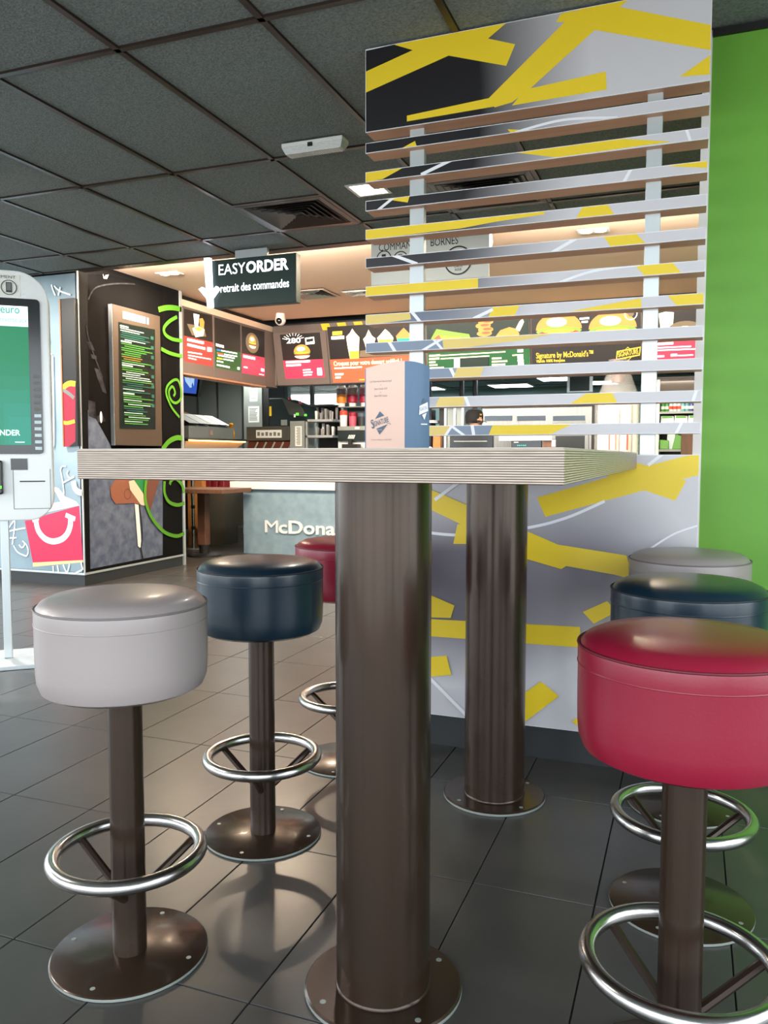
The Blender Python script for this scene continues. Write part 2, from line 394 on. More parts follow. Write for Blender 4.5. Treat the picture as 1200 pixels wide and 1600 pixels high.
struct(MB().box(XR, XR+.12, 2.3, KB, 0, 2.9, 'green').build('wall_side_rear'))
struct(MB().box(-4.9, XR, KB, KB+.12, 0, 2.6, 'kitchenwall').build('wall_back'))
# kitchen rear window wall on the left
YW = 11.5
p0 = atY(449, 601, YW); p1 = atY(540, 634, YW); m = MB()
m.box(XL, p0.x, YW, YW+.12, 0, 2.6, 'kitchenwall'); m.box(p1.x, -4.9, YW, YW+.12, 0, 2.6, 'kitchenwall')
m.box(p0.x, p1.x, YW, YW+.12, 0, p1.z, 'kitchenwall'); m.box(p0.x, p1.x, YW, YW+.12, p0.z, 2.6, 'kitchenwall'); m.box(-5.0, -4.9, YW+.12, KB, 0, 2.6, 'kitchenwall')
struct(m.build('wall_back_left'))
win = struct(MB().box(p0.x, p1.x, YW+.02, YW+.06, p0.z-.02, p0.z, 'darkgrey').build('window_1'))
for px in (486, 538): q = atY(px, 618, YW); MB().box(q.x-.03, q.x+.03, YW+.02, YW+.07, p1.z, p0.z, 'steeldull').build('mullion', win)
for a, b in ((p0.x, atY(486, 618, YW).x-.03), (atY(486, 618, YW).x+.03, atY(538, 618, YW).x-.03)):
    MB().box(a, b, YW+.035, YW+.041, p1.z, p0.z-.02, 'clear').build('pane', win)

# ---- printed pillar on the left
PX, PY, PY2 = -4.76, 5.44, 6.87
pil = struct(MB().box(XL, PX, PY, PY2, .095, ZS+.02, 'muralblack').build('wall_pillar'))
MB().box(XL, PX-.004, PY+.004, PY2, 0, .094, 'plinth').build('skirting', pil)
MB().box(XL, PX+.006, PY-.006, PY2, .094, .112, 'alu').build('skirting_rail', pil)
MB().box(PX-.02, PX+.012, PY2-.015, PY2+.02, 0, ZS, 'alu').build('edge_strip', pil)
MB().box(PX-.008, PX+.003, PY-.003, PY+.008, .112, ZC+.02, 'alu').build('edge_strip', pil)
# daylight side: blue mural with scribbles and a red box with a smile
sh = Sheet((0, PY, 0), (0, -1, 0), (1, 0, 0))
x0 = XL+.02; x1 = PX-.022; o = sh.off(); sh.mb.poly([Vector((x0, PY, .115))+o, Vector((x1, PY, .115))+o, Vector((x1, PY, ZC))+o, Vector((x0, PY, ZC))+o], 'posterblue')
sh.poly([(39, 814), (124, 790), (130, 875), (51.6, 879)], 'boxred')
sh.poly([(51.6, 879), (130, 875), (130, 878.5), (51.6, 885.5)], 'boxcream')
sh.poly([(70, 801), (124, 790), (120, 784), (110, 779), (102, 776), (97, 769), (92, 763), (87, 761), (82, 763), (88, 770), (95, 784), (82, 786)], 'doodle')
arc = [(56.5, 810), (58, 822), (62, 832), (70, 841), (80, 845.5), (90, 845), (99, 841), (106, 833), (110, 822), (111, 810)]
sh.stroke(arc, .052, 'doodle', 4); sh.stroke([(103, 804.5), (118, 811)], .04, 'doodle'); sh.stroke([(51, 813), (61, 809)], .04, 'doodle')
for st in [[(5, 835), (14, 830), (40, 825)], [(12, 829), (24, 814), (20, 851)], [(10, 841), (27, 840)], [(22, 852), (28, 862), (37, 867), (43, 868), (45, 860), (42, 851), (36, 845)], [(31, 851), (34, 855), (38, 854), (40, 848)],
           [(101, 772), (99, 752), (96, 735), (98, 729), (104, 729)], [(108, 735), (106, 740), (110, 747), (117, 744)], [(100, 754), (117, 745)], [(84, 884), (85, 894)], [(91, 883), (93, 894)], [(100, 882), (106, 894), (110, 881)], [(128, 878), (131, 890)], [(118, 896), (130, 890)],
           [(82, 445), (84, 452), (88, 462)], [(86, 447), (95, 455), (112, 461)], [(96, 449), (93, 462)], [(77, 527), (79, 535), (76, 538)], [(77, 556), (83, 553)], [(84, 556), (86, 690), (80, 690)]]:
    sh.stroke(st, .013, 'doodle', 4)
sh.stroke([(117, 752), (119, 762), (124, 768), (130, 770)], .05, 'doodle', 4)
sh.build('printed_mural', pil)
# dark side: leather, denim and green scribbles
sh = Sheet((PX, 0, 0), (1, 0, 0), (0, 1, 0)); px = sh.poly
px([(137, 428), (175, 430), (254, 452), (254, 867), (141, 889)], 'leather')
px([(137, 640), (150, 655), (172, 695), (180, 720), (254, 715), (254, 867), (141, 889)], 'denim')
for p in [[(134, 534), (142, 534), (148, 548), (140, 546)], [(141, 553), (150, 556), (151, 562), (143, 560)], [(147, 575), (156, 578), (162, 600), (166, 615), (160, 612), (152, 592)], [(137, 625), (148, 628), (150, 655), (138, 650)], [(150, 650), (160, 648), (164, 658), (152, 660)]]: px(p, 'leatherlight')
for st, wd in [([(137, 468), (146, 452), (160, 446), (185, 443), (210, 444)], .012), ([(134, 508), (138, 530), (148, 560), (160, 590)], .012)]: sh.stroke(st, wd, 'leatherlight', 5)
sh.poly([(160, 428), (162, 434), (164, 430), (169, 429), (166, 436), (161, 435)], 'doodle'); sh.ell(6.03-.35, 1.43, .016, .05, 'doodle')
px([(171, 762), (179, 749), (200, 747), (224, 790), (207.5, 786), (180, 787.5), (172.5, 777.5)], 'tan')
px([(232, 746), (250, 744), (234, 797), (222, 775)], 'tandark'); px([(205, 746), (228, 744), (222, 771)], 'leafgreen'); px([(200, 752), (208, 750), (223, 772), (225, 790), (219, 789), (202, 765)], 'cream')
c_ = sh.px(198, 772); sh.ring(c_.y, c_.z, .045, .008, 'tandark')
px([(209, 787), (215, 789), (220, 853), (217, 856), (214, 853)], 'doodle'); sh.stroke([(216, 788), (221, 830), (219, 856), (222, 873)], .015, 'black', 4)
def gs(pts, wd=.036): sh.stroke(pts, wd, 'doodlegreen', 6)
gs([(246, 484), (258, 481), (270, 481), (283, 484)], .05); gs([(275, 495), (262, 503), (254.5, 513), (257, 523), (268, 530), (283, 532.5)]); gs([(250, 545), (264, 552), (283, 557)])
gs([(160+a/6.4, 470+b/6.4) for a, b in [(700, 955), (715, 920), (700, 870), (680, 860), (655, 900), (660, 960), (690, 1010), (730, 1020), (770, 980), (780, 920), (760, 830), (735, 790), (690, 800), (640, 850), (625, 920), (650, 1000), (690, 1080), (760, 1165)]], .026)
gs([(252, 702), (262, 690), (274, 684), (283, 685)], .05)
gs([(228, 742), (225, 762), (226, 785), (235, 808), (248, 825), (260, 834), (275, 837.5), (286, 833)]); gs([(263, 757), (266, 750), (273, 748), (282, 757), (286, 770)]); gs([(255, 752), (255, 770), (262, 784), (275, 789), (286, 786)])
sh.build('printed_mural', pil)

# ================================================================== SLATTED SCREEN
SX0, SX1, SY0, SY1 = -1.165, .026, 2.88, 2.968
scr = thing('slatted_screen', 'tall slatted room divider printed with yellow tape stripes, behind the bar table', 'screen', (SX0, SY0, 0))
def printmat():
    m = bpy.data.materials.new('screenprint'); m.use_nodes = True; nt = m.node_tree; b = nt.nodes['Principled BSDF']; L = nt.links
    tc = nt.nodes.new('ShaderNodeTexCoord'); tc.object = scr
    def blob(loc, sc):
        mp = nt.nodes.new('ShaderNodeMapping'); mp.vector_type = 'POINT'; mp.inputs['Location'].default_value = tuple(-a*s for a, s in zip(loc, sc)); mp.inputs['Scale'].default_value = sc
        g = nt.nodes.new('ShaderNodeTexGradient'); g.gradient_type = 'SPHERICAL'; L.new(tc.outputs['Object'], mp.inputs[0]); L.new(mp.outputs[0], g.inputs[0]); return g.outputs['Fac']
    cur = None; base = lin((206, 203, 208))+(1,)
    for loc, sc, col, k in [((.0, 0, 1.75), (1.6, 0, 1.1), (150, 152, 168), 1.), ((.02, 0, 2.35), (1.25, 0, .85), (26, 24, 28), 2.1), ((.1, 0, 1.85), (2.4, 0, 3.5), (40, 38, 42), 1.5), ((.0, 0, 1.5), (2.0, 0, 4), (110, 124, 148), 1.6), ((.35, 0, .62), (1.7, 0, 2.6), (112, 106, 118), 1.5), ((.85, 0, .7), (3, 0, 3), (118, 112, 124), 1.2)]:
        f = blob(loc, sc); ml = nt.nodes.new('ShaderNodeMath'); ml.operation = 'MULTIPLY'; ml.inputs[1].default_value = k; ml.use_clamp = True; L.new(f, ml.inputs[0])
        mx = nt.nodes.new('ShaderNodeMix'); mx.data_type = 'RGBA'; L.new(ml.outputs[0], mx.inputs[0]); mx.inputs[7].default_value = lin(col)+(1,)
        if cur: L.new(cur, mx.inputs[6])
        else: mx.inputs[6].default_value = base
        cur = mx.outputs[2]
    L.new(cur, b.inputs['Base Color']); b.inputs['Roughness'].default_value = .35
    MATS['screenprint'] = m
printmat()
Yp = 'yellow'; Wp = 'printwhite'; Lp = 'paleyellow'; Bp = 'printblue'
def stp(a, b, wd=5):   # straight white tape between two points, as a polygon
    d = Vector((b[0]-a[0], b[1]-a[1])); n = Vector((-d.y, d.x)).normalized()*wd/2
    return [(a[0]+n.x, a[1]+n.y), (b[0]+n.x, b[1]+n.y), (b[0]-n.x, b[1]-n.y), (a[0]-n.x, a[1]-n.y)]
def arcp(pts, wd=5): q = smooth(pts, 8); return [(Wp, stp(q[i], q[i+1], wd)) for i in range(len(q)-1)]
TOP = [(Yp, [(571.7,112),(645,78.4),(616,70),(794.7,33),(762.7,60.3),(805,69.3),(791,103),(701,87),(560,150)]), (Yp, [(763.7,153.6),(898,18.7),(980,-30),(990,-8),(827,140),(800,160),(773,168)]), (Yp, [(869,34.7),(876,22),(898.7,16),(888,34.7)]), (Yp, [(967,11),(1130,43),(1130,82),(926,46.4)]), (Yp, [(1130,72),(1130,115),(1062,120)]), (Yp, [(821,140),(946.7,112),(948,140),(800,165)]), (Yp, [(636,181),(763.7,153.6),(776,166),(636,190)]), (Wp, stp((556, 82), (690, 52), 2.5))]
SL = [
 [(Yp, [(629,231),(648.5,220.3),(652,231)]), (Yp, [(793,202),(815,203),(800,210)])]+arcp([(805,207),(880,187.7),(965,184)], 4),
 [(Yp, [(560,267),(640.6,256),(598,280),(560,287)]), (Wp, stp((658,273),(710,247.7))), (Yp, [(805,238.4),(954.7,216),(1050,221.3),(869,246)]), (Wp, stp((1071,198),(1080,224)))],
 [(Yp, [(592,310),(641.6,302),(637,316.5)]), (Wp, stp((590,329),(616,308),4)), (Yp, [(1042.7,259.7),(1115,245),(1115,263)]), (Wp, stp((974,286),(988,261)))],
 [(Yp, [(560,357),(850.7,326),(850.7,335),(773,346.7),(720,357),(560,376)]), (Yp, [(912,321),(946.7,316),(962,338),(899,343)])],
 [(Wp, stp((611,397.6),(652,412.5))), (Yp, [(941,367),(991,362),(1014,386),(958,390)]), (Wp, stp((862,395),(903,371)))],
 [(Yp, [(560,448),(747,430),(747,452),(560,465)]), (Yp, [(990,413),(1047,406),(1067,429),(1011,434)])]+arcp([(875,441),(927.5,423.7),(1000,414)], 4),
 [(Lp, [(560,492),(639.6,484),(642.4,499),(560,510)]), (Wp, stp((640,483),(659,506))), (Yp, [(771,478),(815,471),(803,495),(762,498)]), (Wp, stp((740,498),(770,483.5))), (Yp, [(890,486.6),(1001,466),(1003,483)]), (Yp, [(1040,459),(1110,452),(1110,478),(1060,480)])],
 [(Bp, [(560,536),(690,528),(692,546),(560,555)]), (Wp, stp((606,531),(619,552))), (Wp, stp((658,549),(694,527.5),4)), (Wp, stp((675,527),(693,548),4)), (Lp, [(691,527),(840,519),(890,516),(820,531.5),(780,536),(693,548)])],
 [(Lp, [(600,580),(674.5,573),(661,593),(600,598)]), (Bp, [(675,573),(704,572),(710,590),(664,593)]), (Wp, stp((702,571),(712,592))), (Lp, [(716,571),(758,569),(749,592),(707,594)])],
 [(Wp, stp((658,618),(672,640))), (Lp, [(688,618),(730,617),(722,639),(678,640)]), (Wp, stp((726,617),(734,638))), (Yp, [(924,610.4),(954,609),(965,630),(889,632)]), (Wp, stp((1090,605),(1082,629)))],
 [(Lp, [(600,670),(706,662),(695,684),(600,680)]), (Bp, [(706,663),(775,660),(762,684),(697,684)]), (Wp, stp((694,684),(708,662),4)), (Wp, stp((702,663),(730,684),4)), (Wp, stp((737,660),(741,684))), (Yp, [(771,661),(902,659),(855,681),(762,684)]), (Wp, stp((1068,655),(1055,680)))]]
LOW = [(Yp, [(839,777.5),(949,745.6),(960,715),(1012,727.6),(1110,703),(1110,738),(1067,748.6),(1072,752),(1055,782.4),(1007,766),(852,807.5)]), (Wp, stp((1012.5,727),(1045,702)))]+arcp([(640,828),(720,836),(819,825.5),(885,809),(945,783)], 4.5)+arcp([(1015,858),(1054,833.7),(1100,818)], 3)+[
 (Yp, [(640,750),(676,765.5),(740,793),(820,828),(872,850.6),(979,867.5),(990,905),(960,897.5),(885,884),(877.5,889),(820,872),(740,828),(640,780)]), (Wp, stp((680,781),(722,750))), (Yp, [(715.5,819),(760,815),(760,850),(709,849.5)]), (Yp, [(640,915),(676,930.5),(711,945.5),(705,965),(640,963)]), (Yp, [(640,965),(907,979),(907,1011),(640,991)]), (Yp, [(640,1028),(698.6,1024),(706,1054),(640,1059)]), (Wp, stp((660,1046),(760,1148))), (Yp, [(790,1104),(845.6,1064),(873.7,1087),(790,1150)]), (Yp, [(911,955.6),(949,938.7),(965,955),(928,974)]), (Yp, [(894,1126),(920,1110),(925,1150)])]
def clip(poly, x0, x1, z0, z1):
    def cut(P, ins, isec):
        out = []
        for i in range(len(P)):
            a, b = P[i-1], P[i]
            if ins(b):
                if not ins(a): out.append(isec(a, b))
                out.append(b)
            elif ins(a): out.append(isec(a, b))
        return out
    def ix(v): return lambda a, b: (v, a[1]+(b[1]-a[1])*(v-a[0])/(b[0]-a[0]))
    def iz(v): return lambda a, b: (a[0]+(b[0]-a[0])*(v-a[1])/(b[1]-a[1]), v)
    for ins, isec in [(lambda p: p[0] >= x0, ix(x0)), (lambda p: p[0] <= x1, ix(x1)), (lambda p: p[1] >= z0, iz(z0)), (lambda p: p[1] <= z1, iz(z1))]:
        if poly: poly = cut(poly, ins, isec)
    return poly
def board(name, z0, z1, pr, y1=SY1):
    m = MB(); e = .0015
    m.box(SX0, SX1, SY0+.003, y1, z0, z1, 'copper')
    m.box(SX0-.0005, SX1+.0005, SY0, SY0+.004, z0-.0005, z1+.0005, 'printwhite')
    m.poly([(SX0+e, SY0-.0004, z0+e), (SX1-e, SY0-.0004, z0+e), (SX1-e, SY0-.0004, z1-e), (SX0+e, SY0-.0004, z1-e)], 'screenprint')
    for k, (mt, pl) in enumerate(pr):
        P = [atY(a, b, SY0) for a, b in pl]; q = clip([(p.x, p.z) for p in P], SX0+e, SX1-e, z0+e, z1-e)
        if len(q) > 2: m.poly([(x, SY0-.0006-.00012*k, z) for x, z in q], mt)
    return m.build(name, scr)
board('top_panel', 2.302, ZC, TOP); board('bottom_panel', .122, 1.104, LOW)
for k in range(11):
    zt = 2.262-k*.1051; board('slat', zt-.036, zt, SL[k])
for xa, xb in ((-1.003, -.947), (-.166, -.116)): MB().box(xa, xb, SY0+.035, SY0+.062, 1.1, 2.31, 'alu').build('post', scr, .002)
MB().box(SX0+.01, SX1-.01, SY0+.02, SY1-.005, 0, .122, 'plinth').build('plinth', scr)

# ================================================================== BAR TABLE
TXC = -.572
tb = thing('bar_table', 'long plywood-edged high bar table on two thick round bronze columns', 'table', (TXC, 2.0, 0))
m = MB().box(-1.06, -.1725, 1.198, 2.874, 1.057, 1.1105, 'plywood'); top = m.build('tabletop', tb, .002)
MB().box(-1.058, -.1745, 1.2, 2.872, 1.1105, 1.1125, 'tabletop').build('laminate', top)
for cy in (1.507, 2.522):
    MB().lathe([(.0965, .011), (.0965, 1.057)], 'bronze', 56, (TXC, cy)).build('column', tb)
    bp = MB().lathe([(.160, 0), (.163, .002), (.163, .008), (.159, .012), (.0, .0122)], 'bronze', 64, (TXC, cy), cap=False)
    bp.lathe([(.1632, .001), (.1636, .004), (.1632, .008)], 'steeldull', 64, (TXC, cy), cap=False); bpo = bp.build('base_plate', tb)
    MB().lathe([(.099, .0122), (.0985, .016), (.0965, .018)], 'bronze', 48, (TXC, cy), cap=False).build('weld_collar', tb)
    for a in (50, 140, 230, 320): MB().lathe([(.0062, .0118), (.0062, .0127), (.003, .0129)], 'steeldull', 12, (TXC+.138*math.cos(R(a)), cy+.138*math.sin(R(a)))).build('screw', bpo)

# ================================================================== BAR STOOLS
def stool(loc, rz, leather, label, rs=.178):
    t = thing('bar_stool', label, 'stool', loc, R(rz), 'bar stools around the bar table')
    L = lambda mb, n, p=t, b=0: build_local(mb, n, p, b)
    L(MB().lathe([(.163, 0), (.168, .002), (.168, .007), (.164, .010), (.0, .0102)], 'bronze', 56, cap=False).lathe([(.1682, .001), (.1686, .004), (.1682, .007)], 'steeldull', 56, cap=False), 'base_plate')
    for a in (45, 135, 225, 315): L(MB().lathe([(.0055, .0098), (.0055, .0106), (.003, .0108)], 'steeldull', 10, (.142*math.cos(R(a)), .142*math.sin(R(a)))), 'screw')
    L(MB().lathe([(.0365, .0102), (.0365, .622)], 'bronze', 36), 'pole')
    n = 56; L(MB().tube([(.156*math.cos(2*PI*i/n), .156*math.sin(2*PI*i/n), .232) for i in range(n)], .0155, 'chrome', 14, True), 'foot_ring')
    for a in (0, 120, 240):
        c, s_ = math.cos(R(a)), math.sin(R(a)); L(MB().tube([(.150*c, .150*s_, .226), (.105*c, .105*s_, .193), (.034*c, .034*s_, .142)], .0095, 'bronze', 8), 'ring_strut')
    r = rs
    body = [(r*.70, .599), (r*.86, .600), (r*.945, .608), (r*.985, .626), (r*.996, .648), (r, .69), (r, .745), (r*1.003, .752), (r*1.003, .775), (r*.998, .781), (r*.985, .7825)]
    seat = L(MB().lathe(body, leather, 64).lathe([(r*.985, .7825), (r*.972, .785), (r*.93, .794), (r*.82, .803), (r*.55, .809), (r*.2, .811), (0, .8112)], leather, 64, cap=False), 'seat')
    L(MB().tube([(r*1.0*math.cos(2*PI*i/64), r*1.0*math.sin(2*PI*i/64), .7825) for i in range(64)], .0022, leather+'seam', 6, True), 'piping', seat)
    L(MB().tube([(r*1.002*math.cos(2*PI*i/64), r*1.002*math.sin(2*PI*i/64), .751) for i in range(64)], .0014, leather, 6, True), 'lower_seam', seat)
    L(MB().tube([(r*1.001, .0, .64), (r*1.002, 0, .70), (r*1.002, 0, .775)], .0012, leather+'seam', 5), 'side_seam', seat)
    return t
stool((-1.137, 1.413, 0), 52, 'taupe', 'taupe grey leather bar stool nearest the camera on the left of the bar table')
stool((-1.142, 2.02, 0), 50, 'navy', 'dark blue leather bar stool in the middle of the left row')
stool((-1.142, 2.63, 0), 50, 'red', 'red leather bar stool half hidden behind the near table column')
stool((.004, 1.43, 0), 24, 'red', 'big red leather bar stool in the right foreground', .18)
stool((.002, 2.045, 0), 26, 'navy', 'dark blue leather bar stool behind the red one on the right')
stool((.002, 2.66, 0), 20, 'taupe', 'taupe grey leather bar stool by the green wall at the screen')

# ================================================================== TABLE TENT CARD
def tent():
    A = Vector((-.771, 1.90, 0)); B = Vector((-.660, 1.885, 0)); D = Vector((-.612, 1.935, 0)); z0 = 1.1127
    t = thing('tent_card', 'pink and blue three-sided menu card standing on the bar table', 'menu card', (-.69, 1.91, z0))
    def face(P, Q, top, bul, mname, name):
        m = MB(); n = 8; th = .0012; nrm = Vector(((Q-P).y, -(Q-P).x, 0)).normalized(); vs = []
        for k in range(n+1):
            s = k/n; b = math.sin(PI*s)*bul; h = top(s); q = P.lerp(Q, s)+nrm*b
            vs += [q+Vector((0, 0, z0)), q+Vector((0, 0, z0+h)), q-nrm*th+Vector((0, 0, z0+h)), q-nrm*th+Vector((0, 0, z0))]
        fs = []
        for k in range(n):
            a = 4*k; b = 4*k+4
            for i in range(4): j = (i+1) % 4; fs.append((a+i, b+i, b+j, a+j))
        fs += [(0, 1, 2, 3), (4*n+3, 4*n+2, 4*n+1, 4*n)]
        m.add(vs, fs, mname); return m.build(name, t), nrm
    p, n1 = face(A, B, lambda s: .206+.013*math.sin(s*PI*.5), .001, 'pinkcard', 'pink_panel')
    b, n2 = face(B, D, lambda s: .219-.012*s*s, .006, 'bluecard', 'blue_panel')
    face(D, A, lambda s: .206, .004, 'bluecard', 'back_panel')
    sh = Sheet(A+Vector((0, 0, z0))+n1*.0014, n1, B-A, step=.0001); W = (B-A).length
    for v, w_, s_ in [(.170, .062, 'Les frites avec la base de bœuf'), (.151, .036, 'Notre Cheddar AOP'), (.134, .036, 'Bœuf 100% français')]: sh.text(s_, .046, v, .0075, 'cardgrey', w_, align='CENTER')
    for v in (.163, .1445): sh.ell(.046, v, .001, .001, 'cardgrey')
    sh.build('print_text', p); sh.mb = MB(); sh.upoly([(.044, .098), (.056, .087), (.030, .079)], 'slate'); sh.upoly([(.034, .055), (.066, .066), (.043, .040)], 'slate')
    sh.text('SIGNATURE', .0235, .0585, .019, 'slate', .048, .006, rot=.28); sh.text('S', .021, .055, .032, 'slate', .009, .004, rot=.2)
    sh.ustroke([(.062, .070), (.068, .067), (.072, .069), (.074, .064)], .0012, 'slate'); sh.text('McDonald\'s', .043, .051, .004, 'pinkcard', .014, align='CENTER')
    sh.text('Créations raffinées par McDonald\'s', .048, .026, .005, 'cardgrey', .058, align='CENTER'); sh.build('print', p)
    sh = Sheet(B+Vector((0, 0, z0))+n2*.0075, n2, D-B, step=.0001)
    sh.upoly([(.050, .130), (.056, .116), (.043, .118)], 'slate'); sh.upoly([(.036, .088), (.061, .098), (.060, .120), (.037, .110)], 'printwhite'); sh.text('SIGNATURE', .039, .097, .012, 'bluecard', .021, .004, rot=.3); sh.upoly([(.044, .088), (.057, .094), (.051, .076)], 'printwhite'); sh.urect(.041, .064, .059, .067, 'printwhite'); sh.build('print', b)
tent()

# ================================================================== SELF-ORDER KIOSK
th = R(40); kr = Vector((math.cos(th), math.sin(th), 0))
k = thing('order_kiosk', 'white self-order touch screen kiosk on slim poles, cut by the left edge', 'kiosk', tuple(Vector((-3.387, 3.277, 0))-kr*.11), th)
L = lambda mb, n, p=k, b=0: build_local(mb, n, p, b)
L(MB().box(-.36, .36, -.2, .2, 0, .022, 'alu'), 'base_plate', b=.003)
for x in (-.11, .11): L(MB().box(x-.021, x+.021, -.012, .012, .022, .80, 'alu'), 'pole', b=.003)
def rrect(x0, x1, z0, z1, rb, rtp, n=10):
    P = []
    for cx, cz, r, a in ((x1-rtp, z1-rtp, rtp, 0), (x0+rtp, z1-rtp, rtp, 90), (x0+rb, z0+rb, rb, 180), (x1-rb, z0+rb, rb, 270)):
        for i in range(n+1): P.append((cx+r*math.cos(R(a+90*i/n)), cz+r*math.sin(R(a+90*i/n))))
    return P
body = MB(); body.prism([(x, -.06, z) for x, z in rrect(-.357, .357, .76, 2.05, .12, .16)], (0, .13, 0), 'whitegloss'); bo = L(body, 'body', b=.006)
L(MB().prism([(x, -.068, z) for x, z in rrect(-.315, .315, 1.108, 1.908, .02, .02, 3)], (0, .009, 0), 'blackgloss'), 'screen_bezel')
sh = Sheet((0, -.0685, 0), (0, -1, 0), (1, 0, 0)); sh.u = Vector((0, 0, 1))
sh.urect(-.275, 1.155, .258, 1.868, 'ks_green'); sh.urect(-.275, 1.765, .258, 1.868, 'ks_white')
for i in range(5): sh.urect(.07+.02*i, 1.155, .258, 1.58-.07*i, 'ks_g%d' % i)
sh.text('1 euro', .10, 1.83, .06, 'ks_teal', .12, .01); sh.text('= 1 euro reversé aux', .02, 1.785, .04, 'ks_teal', .235); sh.text('COMMANDER', -.03, 1.205, .04, 'ks_white', .235, .012); sh.urect(.18, 1.168, .225, 1.172, 'ks_white')
sh.mb.build('display', None).parent = k
# side row of light marks on the bezel, notices, slot, scanner, card reader
m = MB()
for i in range(12): m.box(.275, .308, -.0695, -.068, 1.13+i*.034, 1.146+i*.034, 'papergrey' if i > 5 else 'bottlepale')
L(m, 'bezel_marks')
s2 = MB().box(-.2, .225, -.0615, -.06, 1.918, 2.03, 'paper'); no = L(s2, 'notice')
sh = Sheet((0, -.062, 0), (0, -1, 0), (1, 0, 0)); sh.u = Vector((0, 0, 1)); sh.text('PAIEMENT', .205, 2.008, .02, 'darkgrey', .12, align='RIGHT'); sh.text('BORNE DE', -.02, 2.008, .02, 'darkgrey', .09)
for cx in (.075, .172): sh.ring(cx, 1.962, .036, .004, 'darkgrey')
sh.urect(.158, 1.937, .186, 1.988, 'darkgrey'); sh.urect(.162, 1.946, .182, 1.984, 'papergrey'); sh.urect(.056, 1.95, .094, 1.974, 'darkgrey'); sh.mb.build('notice_print', None).parent = k
L(MB().box(.155, .235, -.0635, -.05, 1.025, 1.085, 'blackgloss'), 'scanner_window'); L(MB().box(.195, .318, -.0625, -.05, .962, .968, 'black'), 'receipt_slot')
m = MB()
for x0, x1, z0, z1 in ((.163, .166, .82, 1.03), (.342, .345, .82, 1.03), (.163, .345, .82, .823)): m.box(x0, x1, -.061, -.05, z0, z1, 'papergrey')
L(m, 'panel_joint'); rd = L(MB().box(.03, .118, -.10, -.06, .90, 1.075, 'blackgloss'), 'card_reader', b=.008); L(MB().box(.09, .112, -.103, -.1, .93, .945, 'lcd'), 'status_light', rd)

# ================================================================== FRAMED MENU PANELS ON THE PILLAR
y0, y1, z0, z1 = 5.815, 6.485, 1.19, 2.41
t = thing('menu_screen', 'brown framed tall menu screen mounted on the black pillar', 'menu screen', (PX, (y0+y1)/2, z0))
MB().box(PX+.002, -4.715, y0, y1, z0, z1, 'brownframe').build('frame', t, .004); MB().box(PX+.001, -4.72, y0-.006, y0, z0, z1, 'alu').build('side_strip', t)
sh = Sheet((-4.714, 0, 0), (1, 0, 0), (0, 1, 0)); sh.poly([(185, 503), (242, 515), (243, 671), (187, 670)], 'ms_bg'); a = sh.px(185, 503); b = sh.px(243, 671); U0, U1, V0, V1 = a.y, b.y, b.z, a.z
random.seed(3)
rows = 46
for i in range(rows):
    v = V1-.03-(V1-V0-.05)*i/rows; f = i/rows
    if i in (0, 7, 18, 31): sh.urect(U0+.02, v-.006, U0+.02+.1+.06*random.random(), v+.009, 'ms_white'); continue
    mt = 'ms_green' if 8 <= i <= 13 else ('ms_brown' if 13 < i < 16 else random.choice(['ms_white', 'ms_white', 'ms_green', 'ms_teal']))
    sh.urect(U0+.02+.06*random.random()*(i % 3 == 0), v-.003, U1-.03-.2*random.random(), v+.005, mt)
for i in range(8): sh.urect(U1-.09, V0+.2+.8*i/9, U1-.05, V0+.23+.8*i/9, 'ms_teal')
sh.build('display', t)
sh = Sheet((-4.713, 0, 0), (1, 0, 0), (0, 1, 0)); sh.poly([(192, 486), (232, 497), (232, 507), (192, 497.5)], 'paper'); a = sh.px(193.5, 495); sh.text('Retrait cafés, desserts...', a.y, a.z, .055, 'darkgrey', .30); a = sh.px(228, 501); sh.urect(a.y-.008, a.z-.03, a.y+.012, a.z+.03, 'darkgrey'); sh.build('notice', t)
t = thing('picture_panel', 'narrow wood-edged picture panel in black and red beside the kiosk', 'picture', (-5.0, PY-.01, 1.2))
a = atY(92, 467, PY-.04); b = atY(118, 697, PY-.04); e = atY(97.5, 600, PY-.04)
MB().box(a.x, e.x, PY-.04, PY-.003, b.z, a.z, 'woodedge').build('side_rail', t); MB().box(e.x, b.x+.02, PY-.035, PY-.003, b.z, a.z, 'black').build('panel', t)
sh = Sheet((0, PY-.035, 0), (0, -1, 0), (1, 0, 0)); sh.poly([(98, 604), (118, 600), (118, 690), (108, 698), (99, 698)], 'crimson'); sh.stroke([(98, 608), (103, 602), (110, 599), (118, 600)], .045, 'yellow', 4); sh.stroke([(99, 660), (106, 661), (117, 658)], .03, 'yellow', 3); sh.stroke([(99, 609), (108, 615), (116, 622)], .03, 'papergrey', 3); sh.build('print', t)

